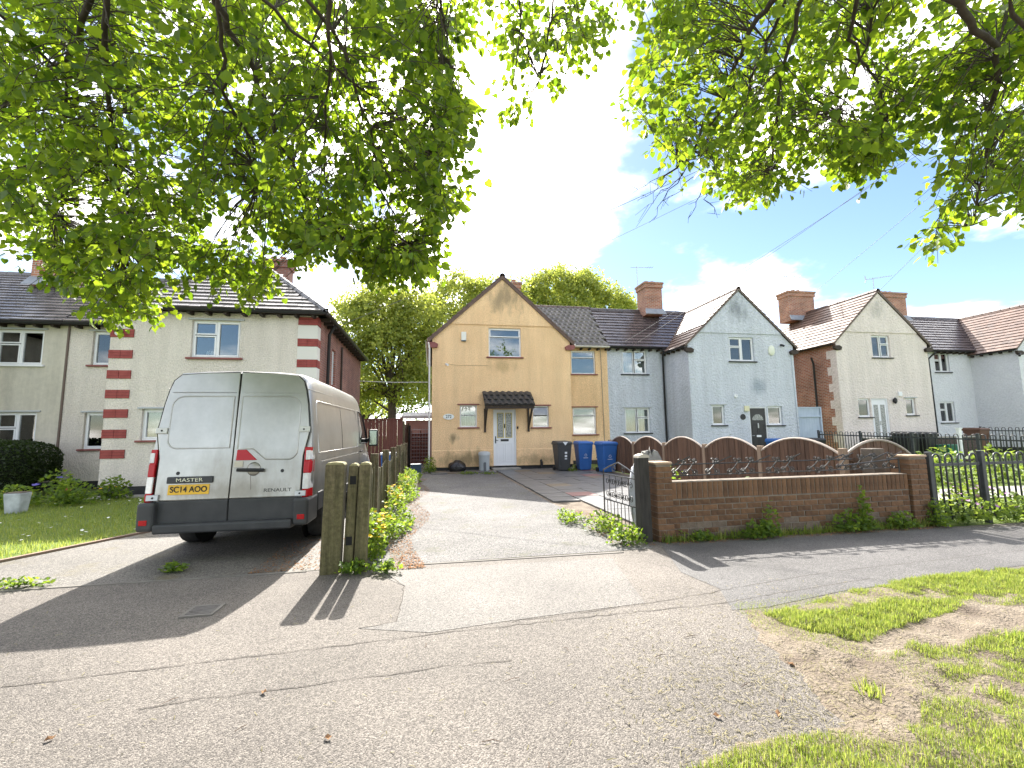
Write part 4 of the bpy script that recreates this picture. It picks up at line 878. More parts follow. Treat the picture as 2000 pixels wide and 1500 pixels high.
# badge strip, number plate, handle, lettering on the left and right rear doors
ZB = .93
b = MB(rearT); b.box(-.73,.018,ZB-.03,-.20,.045,ZB+.05); strip_o = b.build('badge_strip', VAN_B, doors[-1], bevel=.012)
CHROME = M('chrome', (.62,.63,.64), rough=.2, metal=1)
CHROMED = M('chrome_dark', (.16,.16,.165), rough=.25, metal=.6)  # darker chrome tone so the maker's lettering contrasts with the door paint
YPL = M('plate_yellow', (.72,.42,.02), rough=.35)
letters('MASTER', .062, CHROME, strip_o, (-.465, rearT((0,.047,ZB+.01))[1], ZB+.008), (rad(90),0,0), 1.4, bold=False)
b = MB(rearT); b.box(-.71,.018,.765,-.235,.026,.885); plate = b.build('number_plate', YPL, doors[-1], bevel=.004)
letters('SC14 AOO', .098, M('plate_ink', (.015,.015,.015), rough=.4), plate, (-.47, rearT((0,.028,.82))[1], .825), (rad(90),0,0), .92)
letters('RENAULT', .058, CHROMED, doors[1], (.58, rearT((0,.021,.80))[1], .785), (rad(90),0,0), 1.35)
b = MB(rearT); b.prism([(.045,1.16),(.30,1.16),(.16,1.29),(.05,1.29)], .03, .018, 'y'); b.build('brake_lamp', LRED, doors[1], bevel=.004)
b = MB(rearT); b.box(.03,.018,1.075,.135,.03,1.15); b.build('lock_plate', M('lock_cream', (.52,.48,.40), rough=.5), doors[1], bevel=.004)
b = MB(rearT); b.tube([(.08,.05,1.045),(.40,.05,1.035)], .022, 8); b.build('door_handle', BLACKP, doors[1])
blob_o = MB(rearT); blob_o.lathe([(.001,.028),(.07,.026),(.085,.018)], 16, (.27,0,1.05), 'y'); blob_o.build('handle_dish', VAN_P, doors[1], smooth=True)
b = MB(rearT); b.tube([(.235,.0195,.98),(.25,.0195,.87),(.255,.0195,.80)], .002, 4); b.build('rust_streak', M('rust', (.10,.06,.04), rough=.9), doors[1])
# right side: pressed panels, seams, cab window, mirror, handle
def sx_at(z):
    for (a, za), (c, zc) in zip(SEC[:-1], SEC[1:]):
        if za <= z <= zc: return a+(c-a)*(z-za)/(zc-za)
    return SEC[0][0]
def side_pt(y, z, o=.002, s=1): return (s*(sx_at(z)+o), y, z)
for s in (1, -1):
    loop = [(.35,1.22),(.35,1.86),(.45,1.93),(3.35,1.95),(3.45,1.86),(3.45,1.22)]
    MB().tube([side_pt(y, z, .0, s) for y, z in loop+loop[:1]], .010, 6, cap=False).build('pressed_edge', VAN_P, van, smooth=True)
    MB().tube([side_pt(1.95, 1.23+i*.07, .0, s) for i in range(11)], .006, 5).build('panel_seam', VGAP, van)
    for (y, z0, z1) in ((3.62,.5,2.2),(4.75,.62,1.2)): MB().tube([side_pt(y, z0+(z1-z0)*i/8, -.001, s) for i in range(9)], .005, 5).build('panel_seam', VGAP, van)
    MB().tube([side_pt(.15, 2.07, .0, s), side_pt(2.0, 2.09, .0, s), side_pt(3.6, 2.09, .0, s)], .006, 5).build('roof_crease', VAN_P, van)
    MB().tube([side_pt(.95+.0*i, .62, .0, s) for i in range(2)] if False else [side_pt(.5, 1.10, 0, s), side_pt(3.5, 1.10, 0, s)], .008, 5).build('side_crease', VAN_P, van)
    win = [(3.72,1.28),(4.72,1.28),(4.62,1.52),(4.32,1.86),(4.10,1.93),(3.74,1.95)]
    b = MB(); b.add([side_pt(y, z, .006 if y < 4 else .002, s) for y, z in win], [tuple(range(6)) if s > 0 else tuple(range(5,-1,-1))]); b.build('cab_window', VGLASS, van)
    MB().tube([side_pt(y, z, .004, s) for y, z in win+win[:1]], .014, 5, cap=False).build('window_seal', BLACKP, van)
    MB().tube([side_pt(3.72, 1.12, .01, s), side_pt(3.95, 1.12, .01, s)], .016, 6).build('door_handle', BLACKP, van)
    MB().tube([(s*.97,4.62,1.33),(s*1.09,4.55,1.36),(s*1.14,4.54,1.42)], .045, 8).build('mirror_arm', BLACKP, van)
    b = MB(); b.box(s*1.05,4.47,1.20,s*1.25,4.62,1.58); mh = b.build('mirror', BLACKP, van, bevel=.035, seg=3)
    MB().box(s*1.072,4.463,1.235,s*1.228,4.4705,1.55).build('mirror_glass', M('mirror_glass', (.35,.42,.40), rough=.05, metal=.9), mh)
    MB().box(s*.955,.36,.46,s*.992,.62,.70).build('side_trim', VAN_B, van, bevel=.01)
    MB().box(s*.96,1.52,.46,s*.995,4.55,.60).build('side_trim', VAN_B, van, bevel=.012)
ws = MB(); 
ws.add([(-.82,4.42,2.10),(.82,4.42,2.10),(.86,5.18,1.475),(-.86,5.18,1.475)], [(0,1,2,3)]); 
ws.v = [(x, y+.02, z+.035) for x, y, z in ws.v]; ws.build('windscreen', VGLASS, van)
MB().box(-.80,6.05,.34,.80,6.27,.66).build('front_bumper', VAN_B, van, bevel=.05, seg=3)
for s in (-1, 1): MB().box(s*.50,5.92,.82,s*.80,6.12,1.02).build('headlamp', LWHT, van, bevel=.03)

van.scale = (.955, 1, 1)
# ---------------------------------------------------------------- fences, walls, gates
WOODG = M('timber_mossy', (.085,.07,.04), (.19,.155,.09), 3, rough=.92, bump=1, bscale=9, bdist=.03, speck=(22,.35), det=8, stretch=(6,6,.6), stains=(((0,0,.5),(1,1,1.2),3,(.08,.085,.025),.5),))
WOODB = M('timber_brown', (.06,.034,.023), (.17,.095,.062), 4, rough=.85, bump=.4, bscale=20, by='obj', stretch=(8,8,.7))
WOODR = M('timber_red_brown', (.13,.045,.035), (.18,.07,.05), 4, rough=.8, bump=.3, bscale=20, by='obj', stretch=(8,8,.7))
WOODK = M('timber_black', (.022,.02,.018), (.05,.045,.04), 5, rough=.85, bump=.5, bscale=14, stretch=(6,6,.8))
PALE = M('weathered_cap', (.42,.38,.31), (.5,.46,.4), 6, rough=.9)
def post(label, x, y, w, d, h, mat, lean=0, mort=False, cap=True):
    t = thing('wooden_post', label, 'post', (x,y,0)); b = MB()
    b.hexa([(x-w/2,y-d/2,-.05),(x+w/2,y-d/2,-.05),(x+w/2,y+d/2,-.05),(x-w/2,y+d/2,-.05),(x-w/2+lean,y-d/2,h),(x+w/2+lean,y-d/2,h),(x+w/2+lean,y+d/2,h),(x-w/2+lean,y+d/2,h)])
    b.build('shaft', mat, t, bevel=.012)
    if cap: b = MB(); b.prism([(x-w/2+lean+.004,h-.002),(x+w/2+lean-.004,h-.002),(x+w/2+lean-.02,h+.018),(x+lean,h+.026),(x-w/2+lean+.02,h+.018)], y-d/2+.004, y+d/2-.004); b.build('top', M('post_top', (.30,.27,.15), (.22,.2,.1), 9, rough=.9), t)
    if mort:
        for z in (.28,.92): MB().box(x-.03+lean*z,y-d/2-.003,z,x+.035+lean*z,y-d/2+.02,z+.09).build('mortise', VGAP, t)
    return t
post('thick mossy square gatepost at the end of the picket fence, beside the van', -1.04, 5.22, .20, .17, 1.14, WOODG, .03)
post('mortised green-stained post squeezed between two other posts at the drive edge', -.87, 5.24, .10, .13, 1.12, WOODG, .045, True)
post('grey weathered post nearest the yellow flowers at the picket fence end', -.74, 5.24, .12, .15, 1.13, WOODG, .035)
pf = thing('picket_fence', 'low scalloped timber picket fence between the two driveways', 'fence', (-.86,5.5,0))
fy = [5.55, 7.35, 9.15, 10.95, 12.75, 14.55, 16.3]
pv = {}
for i, y in enumerate(fy):
    h = 1.16 if i else 1.02
    if i: MB().hexa([(-.92,y-.05,-.05),(-.80,y-.05,-.05),(-.80,y+.05,-.05),(-.92,y+.05,-.05),(-.92,y-.05,h),(-.80,y-.05,h),(-.80,y+.05,h),(-.92,y+.05,h)]).build('fence_post', WOODG, pf, bevel=.008)
for a, c in zip(fy[:-1], fy[1:]):
    n = int((c-a-.1)/.105)
    for z in (.25,.75): MB().box(-.90,a,z,-.862,c,z+.07).build('rail', WOODG, pf)
    for k in range(n):
        y = a+.1+k*.105; f_ = (y-a)/(c-a); h = 1.02-.13*math.sin(math.pi*f_)
        key = round(h, 2)
        if key not in pv:
            o = MB().box(-.0085,-.0375,.04,.0085,.0375,key).build('picket', WOODG, None); pv[key] = o.data; bpy.data.objects.remove(o)
        link_copy(pv[key], 'picket', pf, (-.852,y,0), (RNG.normal()*.01, RNG.normal()*.012, 0))
# tall brown fence and gate at the back of the left drive
bf = thing('board_fence', 'tall red-brown board fence behind the van', 'fence', (-1.9,17.6,0))
for i in range(14):
    x = -3.0+i*.135; MB().box(x,17.6+RNG.random()*.01,.05,x+.13,17.62+.01,2.02).build('board', WOODR, bf)
MB().box(-3.05,17.57,2.02,-1.1,17.66,2.07).build('capping', WOODR, bf)
for x in (-3.02,-1.1): MB().box(x-.05,17.62,0,x+.05,17.72,2.12).build('fence_post', WOODR, bf)
lf = thing('lap_fence', 'weathered overlapping board fence panel running back beside the shed', 'fence', (-1.0,18.6,0))
for i in range(11):
    z = .1+i*.16; MB().hexa([(-1.06,17.8,z),(-1.03,17.8,z),(-1.0,20.9,z),(-1.03,20.9,z),(-1.05,17.8,z+.17),(-1.035,17.8,z+.17),(-1.005,20.9,z+.17),(-1.02,20.9,z+.17)]).build('board', WOODB, lf)
MB().box(-1.08,17.75,0,-.98,17.85,1.98).build('fence_post', WOODG, lf); MB().box(-1.05,20.85,0,-.95,20.95,1.98).build('fence_post', WOODG, lf)
gt = thing('garden_gate', 'red-brown slatted garden gate with wire mesh beside the yellow house', 'gate', (-.45,20.2,0))
for i in range(9): MB().box(-.84,20.2,.22+i*.145,-.06,20.22,.34+i*.145).build('slat', WOODR, gt)
for x in (-.84,-.45,-.10): MB().box(x,20.17,.1,x+.05,20.2,1.62).build('stile', WOODR, gt)
for i in range(7): MB().tube([(-.82+i*.12,20.15,.3),(-.82+i*.12,20.15,1.75)], .006, 4).build('mesh_wire', GREYM, gt)
for i in range(9): MB().tube([(-.84,20.15,.3+i*.17),(-.05,20.15,.3+i*.17)], .006, 4).build('mesh_wire', GREYM, gt)
MB().box(-.95,20.1,0,-.86,20.25,1.85).build('gate_post', WOODK, gt)
sh = thing('garden_shed', 'small pinkish shed with white sheet roof behind the garden gate', 'shed', (-.5,23.5,0))
MB().box(-1.2,22.6,0,.3,24.4,2.15).build('wall', M('pink_boards', (.48,.26,.22), (.55,.34,.3), 3, rough=.8), sh)
MB().hexa([(-1.4,22.3,2.22),(.5,22.3,2.22),(.5,24.6,2.5),(-1.4,24.6,2.5),(-1.4,22.3,2.36),(.5,22.3,2.36),(.5,24.6,2.64),(-1.4,24.6,2.64)]).build('roof', M('white_sheet', (.7,.7,.7), rough=.5), sh)
# brick front wall with piers: every brick a piece
BRK = M('wall_brick', (.07,.037,.021), (.225,.12,.063), 12, rough=.88, bump=.5, bscale=60, by='obj', speck=(55,.2))
BRKL = M('wall_brick_bloomed', (.10,.07,.05), (.20,.155,.12), 9, rough=.92, bump=.5, bscale=60, by='obj', speck=(55,.2))
MORT = M('mortar', (.15,.125,.10), (.23,.195,.16), 12, rough=.95)
bw = thing('brick_wall', 'low brown brick garden wall with a soldier course and two end piers', 'wall', (5.15,5.73,0))
x0, x1, yf, yb = 3.19, 7.05, 5.625, 5.84
def brick_mesh(w, d, h):
    o = MB().box(-w/2,-d/2,-h/2,w/2,d/2,h/2).build('brick', BRK, None); 
    import bmesh
    bm = bmesh.new(); bm.from_mesh(o.data); bmesh.ops.bevel(bm, geom=bm.edges[:], offset=.004, segments=1, affect='EDGES'); bm.to_mesh(o.data); bm.free()
    me = o.data; bpy.data.objects.remove(o); return me
MB().box(x0,yf+.008,0,x1,yb-.008,.765).build('mortar', MORT, bw)
fullL = brick_mesh(.217,.215,.066); fullL.materials[0] = BRKL; full = brick_mesh(.217,.215,.066); halfb = brick_mesh(.104,.215,.066); sold = brick_mesh(.066,.215,.215)
for r in range(7):
    z = .035+r*.0755; x = x0+(.0 if r % 2 else -.11)
    while x < x1-.02:
        a, c = max(x, x0), min(x+.22, x1)
        if c-a > .15: link_copy(fullL if r < 1 or (r < 3 and RNG.random() < .5) else full, 'brick', bw, ((a+c)/2, (yf+yb)/2+RNG.normal()*.003, z+RNG.normal()*.0012), (0,0,RNG.normal()*.004), ((c-a)/.2255,1,1))
        elif c-a > .03: link_copy(halfb, 'brick', bw, ((a+c)/2, (yf+yb)/2, z), (0,0,0), ((c-a)/.11,1,1))
        x += .2265
n = int((x1-x0)/.0757)
for i in range(n): link_copy(sold, 'brick', bw, (x0+.0375+i*(x1-x0)/n, (yf+yb)/2+RNG.normal()*.002, .535+.113), (0,RNG.normal()*.006,0))
for (px0, px1, hc) in ((2.96,3.185,13),(7.06,7.37,13)):
    w = px1-px0; MB().box(px0+.008,yf-.04+.008,0,px1-.008,yb+.04-.008,hc*.0755+.02).build('mortar', MORT, bw)
    for r in range(hc):
        z = .035+r*.0755
        parts_ = [(px0,px1)] if r % 2 == 0 and w < .25 else [(px0,(px0+px1)/2-.005),((px0+px1)/2+.005,px1)] if w < .25 or r % 2 else [(px0,px0+w*.36),(px0+w*.36+.01,px1)]
        for a, c in parts_: link_copy(full, 'brick', bw, ((a+c)/2, (yf+yb)/2, z), (0,0,0), ((c-a)/.217,(yb-yf+.08)/.215,1))
    MB().box(px0-.01,yf-.05,hc*.0755+.021,px1+.01,yb+.05,hc*.0755+.055).build('coping', M('pier_cap', (.30,.20,.13), (.38,.3,.22), 8, rough=.9, bump=.4, bscale=40), bw, bevel=.01)
pst = post('black-stained gatepost with pale weathered top against the brick wall end', 2.82, 5.70, .15, .15, 1.10, WOODK, -.012, cap=False)
MB().prism([(2.735,1.098),(2.895,1.098),(2.88,1.13),(2.81,1.15),(2.74,1.125)], 5.62, 5.78).build('top', PALE, pst)
post('stubby square concrete post standing behind the right end of the brick wall', 7.12, 6.2, .22, .22, 1.12, M('stub_concrete', (.16,.13,.11), (.10,.085,.07), 5, rough=.9, bump=.5, bscale=30), 0, cap=False)
# scrolled iron railing on the wall
IRON = M('iron_black', (.018,.018,.019), (.03,.028,.027), 9, rough=.38, spec=.6)
ir = thing('scrolled_railing', 'black wrought-iron scroll railing fixed along the top of the brick wall', 'railing', (5.1,5.73,.77))
MB().tube([(3.19,5.73,.835),(5.4,5.73,.84),(7.05,5.73,.85)], .009, 6).build('bottom_rail', IRON, ir)
MB().tube([(3.19,5.73,.985),(4.2,5.73,.99),(6.2,5.73,.995)], .009, 6).build('top_rail', IRON, ir)
MB().tube([(5.95,5.72,.90),(7.02,5.71,.985)], .011, 6).build('loose_rail', IRON, ir)
for xx in (3.2, 7.04): MB().tube([(xx,5.73,.77),(xx,5.73,1.0)], .012, 6).build('end_bar', IRON, ir)
def spiral(cx, cz, r, t0, turns, dirn=1, n=12):
    return [(cx+r*(1-.62*i/n)*math.cos(t0+dirn*turns*2*math.pi*i/n), 0, cz+r*(1-.62*i/n)*math.sin(t0+dirn*turns*2*math.pi*i/n)) for i in range(n+1)]
mo = MB()
mo.tube([(.075,0,1.035),(.0,0,.94),(-.075,0,.865)], .008, 5); mo.tube([(-.005,0,.935),(.035,0,.89),(.055,0,.85)], .007, 5)
for (cx, cz, t0, d) in ((-.062,.875,1.2,1),(.055,.868,1.9,-1)): mo.tube(spiral(cx,cz,.045,t0,1.4,d), .006, 5)
mo.tube(spiral(.072,1.03,.036,3.6,1.3,-1), .006, 5); mo.tube(spiral(.01,1.04,.028,0,1.2,1), .005, 5)
for q in ((.072,1.03),(-.062,.875),(.055,.868)): mo.lathe([(.001,.014),(.013,.005),(.013,-.005),(.001,-.014)], 8, (q[0],0,q[1]))
mo_o = mo.build('scroll', IRON, None); mesh_scroll = mo_o.data; bpy.data.objects.remove(mo_o)
fan = MB(); fan.tube([(-.13,0,.99),(.02,0,1.055),(.14,0,1.10)], .009, 5); fan.tube(spiral(-.14,1.0,.022,0,1.2,1), .006, 5); fan_o = fan.build('spray', IRON, None); mesh_fan = fan_o.data; bpy.data.objects.remove(fan_o)
for i in range(13):
    xx = 3.32+i*.295; link_copy(mesh_scroll, 'scroll', ir, (xx,5.73,RNG.normal()*.004), (RNG.normal()*.05, RNG.normal()*.05, 0), (1.15,1,1))
    if i % 2 == 0 or i > 8: link_copy(mesh_fan, 'spray', ir, (xx+.12,5.73,-.01), (0,RNG.normal()*.06,0))
# open iron gate
ig = thing('iron_gate', 'ornate black iron gate standing open beside the black gatepost', 'gate', (2.74,5.85,0))
TG = frame((2.76,5.80,0), (-.10,.995,0), (-.995,-.10,0))
GW = .92
b = MB(TG); b.tube([(0,0,.08),(0,0,1.0)], .014, 6); b.build('hinge_stile', IRON, ig); b = MB(TG); b.tube([(GW,0,.06),(GW,0,.86)], .012, 6); b.build('outer_stile', IRON, ig)
for z in (.12,.42,.80): MB(TG).tube([(0,0,z),(GW,0,z)], .010, 6).build('gate_rail', IRON, ig)
MB(TG).tube([(0,0,.86),(.2,0,.93),(GW/2,0,1.0),(.72,0,.93),(GW,0,.86)], .010, 6).build('top_arch', IRON, ig)
for i in range(1, 9):
    u = GW*i/9; MB(TG).tube([(u,0,.12),(u,0,.42)], .006, 5).build('bar', IRON, ig)
for i in range(1, 5):
    u = GW*i/5; MB(TG).tube([(u,0,.42),(u,0,.80)], .006, 5).build('bar', IRON, ig)
    for q, zc in enumerate((.52,.70)):
        b = MB(TG); b.tube([(p[0],0,p[2]) for p in spiral(u-.06,zc,.05,0,1.3,1 if q else -1)], .006, 5); b.tube([(p[0],0,p[2]) for p in spiral(u+.06,zc,.05,math.pi,1.3,-1 if q else 1)], .006, 5); b.build('scroll', IRON, ig)
b = MB(TG); b.tube([(p[0],0,p[2]) for p in spiral(GW*.35,.90,.06,0,1.3)], .007, 5); b.tube([(p[0],0,p[2]) for p in spiral(GW*.65,.90,.06,math.pi,1.3,-1)], .007, 5); b.build('crest', IRON, ig)
# arched panel fence between the plots
af = thing('arched_fence', 'brown arched timber panel fence between the paved yard and the pale blue house', 'fence', (6.6,11,0))
fa = np.array([6.8,6.43]); fb = np.array([6.42,17.4]); fd = (fb-fa)/np.linalg.norm(fb-fa); FL = 1.83; fn = np.array([-fd[1], fd[0]])
BOARD = {}
PST = M('fence_post_tan', (.24,.17,.12), (.30,.22,.16), 5, rough=.85, stretch=(8,8,.6))
ARCH = M('arch_trim', (.36,.30,.26), (.42,.36,.31), 6, rough=.7)
for i in range(6):
    o_ = fa+fd*FL*i; T = frame((*o_,0), (*fd,0), (*fn,0)); base_h = 1.0
    if i == 5: o_ = fa; T = frame((*o_,0), (math.cos(.17),math.sin(.17),0), (-math.sin(.17),math.cos(.17),0)); base_h = .96
    if i < 5: b = MB(T); b.box(-.05,-.05,-.05,.05,.05,1.12); b.build('fence_post', PST, af, bevel=.008)
    pan = MB(T); pan.box(.05,-.012,.12,FL-.05,.012,.19); pan.box(.05,-.012,base_h-.06,FL-.05,.012,base_h+.0); panel = pan.build('fence_panel', WOODB, af)
    n = 18
    for k in range(n):
        u = .05+(FL-.1)*(k+.5)/n; dj = .006*(k % 2); h = base_h+.27*math.sin(math.pi*(u-.05)/(FL-.1))**.8
        w = (FL-.1)/n*.90
        b = MB(T); b.box(u-w/2,.012+dj,.06,u+w/2,.028+dj,h); bo = b.build('board', WOODB, panel)
    pts = [(.03+(FL-.06)*j/14, .02, base_h+.015+.27*math.sin(math.pi*min(1,max(0,((FL-.06)*j/14-.02)/(FL-.1))))**.8) for j in range(15)]
    b = MB(T); b.tube(pts, .022, 6); b.build('arch_trim', ARCH, panel)
b = MB(frame((*(fa+fd*FL*5),0), (*fd,0), (*fn,0))); b.box(-.05,-.05,-.05,.05,.05,1.16); b.build('fence_post', PST, af)
# bow-top railings
RAILP = M('railing_paint', (.028,.032,.036), (.05,.055,.06), 9, rough=.4, spec=.5)
def bow_fence(label, p0, p1, z0, z1, h=1.05, pitch=.25, r=.014, posts=2.0):
    p0, p1 = np.array(p0, float), np.array(p1, float); Ln = np.linalg.norm(p1-p0); d = (p1-p0)/Ln; t = thing('bow_top_railing', label, 'railing', (*p0, z0))
    zz_ = lambda u: z0+(z1-z0)*u/Ln
    T = frame((*p0,0), (*d,0), (-d[1],d[0],0))
    for f_, w in ((.10,.02),(h-.16,.022)):
        b = MB(T); b.hexa([(0,-.008,zz_(0)+f_-w),(Ln,-.008,zz_(Ln)+f_-w),(Ln,.008,zz_(Ln)+f_-w),(0,.008,zz_(0)+f_-w),(0,-.008,zz_(0)+f_+w),(Ln,-.008,zz_(Ln)+f_+w),(Ln,.008,zz_(Ln)+f_+w),(0,.008,zz_(0)+f_+w)]); b.build('rail', RAILP, t)
    R_ = .065; hm = MB(); pts = [(-R_,0,.06)]+[(-R_*math.cos(math.pi*i/8),0,h-R_+R_*math.sin(math.pi*i/8)) for i in range(9)]+[(R_,0,.06)]
    hm.tube(pts, r, 6); ho = hm.build('hoop', RAILP, None, smooth=True); me = ho.data; bpy.data.objects.remove(ho)
    ang = math.atan2(d[1], d[0]); u = .14
    while u < Ln-.1:
        if abs((u+.06) % posts - posts/2) > .13 or True:
            q = p0+d*u; link_copy(me, 'hoop', t, (q[0],q[1],zz_(u)), (0,0,ang))
        u += pitch
    u = 0.0
    while u <= Ln+.01:
        b = MB(T); b.box(u-.035,-.035,zz_(u)-.05,u+.035,.035,zz_(u)+h+.04); b.build('railing_post', RAILP, t, bevel=.008); u += posts
    return t
bow_fence('black bow-top railing along the footpath beside the brick wall', (7.46,5.62), (15.5,5.62), 0, 0, 1.04, .235, posts=1.0)
bow_fence('sloping bow-top railing between the pale blue and off-white house plots', (17.3,17.5), (17.3,6.2), .30, 0, 1.06)
bow_fence('far bow-top railing in front of the grey-blue house', (26.4,17.4), (26.4,9), .34, .2, 1.08)
DHEDGE = M('yard_dark', (.03,.032,.03), (.05,.05,.045), 3, rough=.9)
dk = thing('low_garden_wall', 'dark low brick wall behind the sloping bow-top railing', 'wall', (19.0,15.5,0))
MB().box(17.6,15.5,0,23.4,15.72,1.0).build('body', brick_mat('dark_brick_low', (.05,.03,.025), (.09,.05,.04), (.09,.08,.07)), dk)
MB().box(17.55,15.46,1.001,23.45,15.76,1.06).build('coping', CONC, dk)
# blue-grey side gate between the houses
sg = thing('side_gate', 'tall pale blue-grey boarded side gate between pale blue and off-white houses', 'gate', (17.5,17.9,0))
GB = M('gate_blue', (.36,.43,.52), (.42,.49,.58), 3, rough=.7)
for i in range(8): MB().box(16.72+i*.14,17.92,.05,16.855+i*.14,17.945,2.0).build('board', GB, sg)
for i in range(8): MB().box(16.72+i*.14,17.90,2.06,16.855+i*.14,17.94,2.42).build('board', GB, sg)
MB().box(16.66,17.86,2.0,17.92,17.98,2.06).build('lintel', GB, sg); MB().box(16.66,17.86,2.42,17.92,17.98,2.47).build('top_rail', GB, sg)
for x in (16.66, 17.86): MB().box(x,17.85,0,x+.06,17.99,2.45).build('gate_post', GB, sg)
MB().tube([(17.72,17.90,1.02),(17.72,17.86,1.02),(17.72,17.86,1.12)], .014, 6).build('handle', BLACKP, sg)

# ---------------------------------------------------------------- wheelie bins and yard clutter
BINB = M('bin_blue', (.028,.115,.36), (.035,.13,.40), 3, rough=.45); BING = M('bin_charcoal', (.045,.047,.05), (.06,.062,.065), 3, rough=.5)
BINK = M('bin_black', (.018,.018,.02), rough=.5); BINR = M('bin_brown', (.12,.06,.04), rough=.5); STK = M('sticker_white', (.68,.70,.72), rough=.5)
def wheelie(label, x, y, mat, rz=0, h=1.0, sticker=0, z=0):
    t = thing('wheelie_bin', label, 'bin', (x,y,z), rz or 1e-5)
    w0, w1, d0, d1 = .21,.28,.24,.34
    b = MB(); b.hexa([(-w0,-d0,.05),(w0,-d0,.05),(w0,d0,.05),(-w0,d0,.05),(-w1,-d1,h-.06),(w1,-d1,h-.06),(w1,d1,h-.06),(-w1,d1,h-.06)]); body_ = b.build('body', mat, t, bevel=.03, seg=2)
    b = MB(); b.box(-w1-.02,-d1-.02,h-.08,w1+.02,d1+.02,h-.03); b.build('rim', mat, t, bevel=.012)
    b = MB(); b.hexa([(-w1-.025,-d1-.05,h-.03),(w1+.025,-d1-.05,h-.03),(w1+.025,d1+.03,h-.03),(-w1-.025,d1+.03,h-.03),(-w1+.02,-d1-.01,h+.035),(w1-.02,-d1-.01,h+.035),(w1-.02,d1,h+.06),(-w1+.02,d1,h+.06)]); b.build('lid', mat, t, bevel=.018, seg=2)
    MB().tube([(-.22,d1+.07,h-.02),(.22,d1+.07,h-.02)], .018, 6).build('handle', mat, t)
    for s in (-1, 1): MB().lathe([(.001,-.025),(.10,-.025),(.10,.025),(.001,.025)], 14, (s*.24,d0+.03,.10), 'x').build('wheel', BINK, t)
    for s in (-.5, .5): MB().hexa([(s*w0*1.3-.012,-d0-.012,.10),(s*w0*1.3+.012,-d0-.012,.10),(s*w0*1.3+.012,-d0+.02,.10),(s*w0*1.3-.012,-d0+.02,.10),(s*w1*1.3-.012,-d1-.006,h-.2),(s*w1*1.3+.012,-d1-.006,h-.2),(s*w1*1.3+.012,-d1+.02,h-.2),(s*w1*1.3-.012,-d1+.02,h-.2)]).build('rib', mat, t)
    yl = lambda zz_: -(d0+(d1-d0)*(zz_-.05)/(h-.11))-.004
    if sticker == 1:
        b = MB(); b.add([(-.10,-d1-.056,h+.02),(.10,-d1-.056,h+.02),(.0,-d1-.056,h-.11)], [(0,1,2)]); b.build('sticker', STK, t)
        for zz_, s in ((.70,.035),(.58,.04),(.48,.02)): MB().box(.0,yl(zz_)-.001,zz_-s,.09,yl(zz_)+.01,zz_+s).build('label_patch', STK, t)
    if sticker == 2:
        b = MB(); 
        for a in (90,210,330): b.tube([(.055*math.cos(rad(a)),yl(.60),.60+.055*math.sin(rad(a))),(.055*math.cos(rad(a+100)),yl(.60),.60+.055*math.sin(rad(a+100)))], .006, 4)
        b.build('emblem', STK, t); MB().box(-.09,yl(.50)-.001,.488,.09,yl(.50)+.01,.505).build('label_patch', STK, t)
    return t
wheelie('charcoal wheelie bin with white triangle sticker on its lid, beside the yellow wall', 4.88, 16.35, BING, .05, 1.08, 1)
wheelie('blue wheelie bin standing next to the charcoal bin', 5.72, 16.35, BINB, -.04, 1.06, 2)
wheelie('blue wheelie bin standing alone near the arched fence end', 6.17, 15.2, BINB, .06, 1.06, 2)
wheelie('blue wheelie bin mostly hidden behind the arched fence by the black door', 13.2, 15.2, BINB, .05, 1.05, 0)
wheelie('second blue-lidded bin beside a black one behind the arched fence', 13.95, 15.2, BINB, .0, 1.05, 0)
wheelie('black-lidded bin beside the blue lids behind the arched fence', 14.7, 15.2, BINK, .0, 1.05, 0)
wheelie('large black bin in front of the off-white house door', 18.9, 15.0, BINK, .0, 1.24, 0)
wheelie('second black bin in front of the off-white house window', 19.75, 15.0, BINK, .0, 1.22, 0)
wheelie('brown bin at the corner of the off-white house', 24.6, 16.4, BINR, .0, 1.35, 0)
for i, (z, mt, lb) in enumerate(((0,BINK,'bottom black crate of the stack between the two blue bins'),(.235,BINK,'second black crate up in the stack between the blue bins'),(.47,BINK,'third black crate up in the stack between the blue bins'),(.705,M('crate_red', (.45,.05,.07), rough=.5),'red crate on top of the stack between the blue bins'))):
    ct = thing('crate', lb, 'crate', (6.75,16.9,z), 0, 'crates stacked between the blue bins')
    b = MB(); b.hexa([(6.60,16.74,z),(6.92,16.74,z),(6.92,17.08,z),(6.60,17.08,z),(6.54,16.70,z+.19),(6.98,16.70,z+.19),(6.98,17.12,z+.19),(6.54,17.12,z+.19)]); b.build('body', mt, ct, bevel=.012)
    MB().box(6.525,16.685,z+.191,6.995,17.135,z+.232).build('rim', mt, ct)
tb = thing('pedal_bin', 'small grey round-topped dustbin beside the white front door', 'bin', (2.05,17.35,0))
MB().lathe([(.001,.02),(.17,.02),(.20,.05),(.215,.62),(.22,.63)], 24, (2.05,17.35,0)).build('body', M('bin_grey', (.42,.46,.48), rough=.45), tb, smooth=True, auto=40)
MB().lathe([(.235,.62),(.235,.69),(.21,.74),(.10,.77),(.001,.775)], 24, (2.05,17.35,0)).build('lid', M('bin_grey_lid', (.46,.49,.50), rough=.45), tb, smooth=True, auto=40)
MB().box(2.0,17.115,.03,2.10,17.15,.36).build('pedal_panel', M('bin_dark_panel', (.12,.13,.14), rough=.5), tb, bevel=.02)
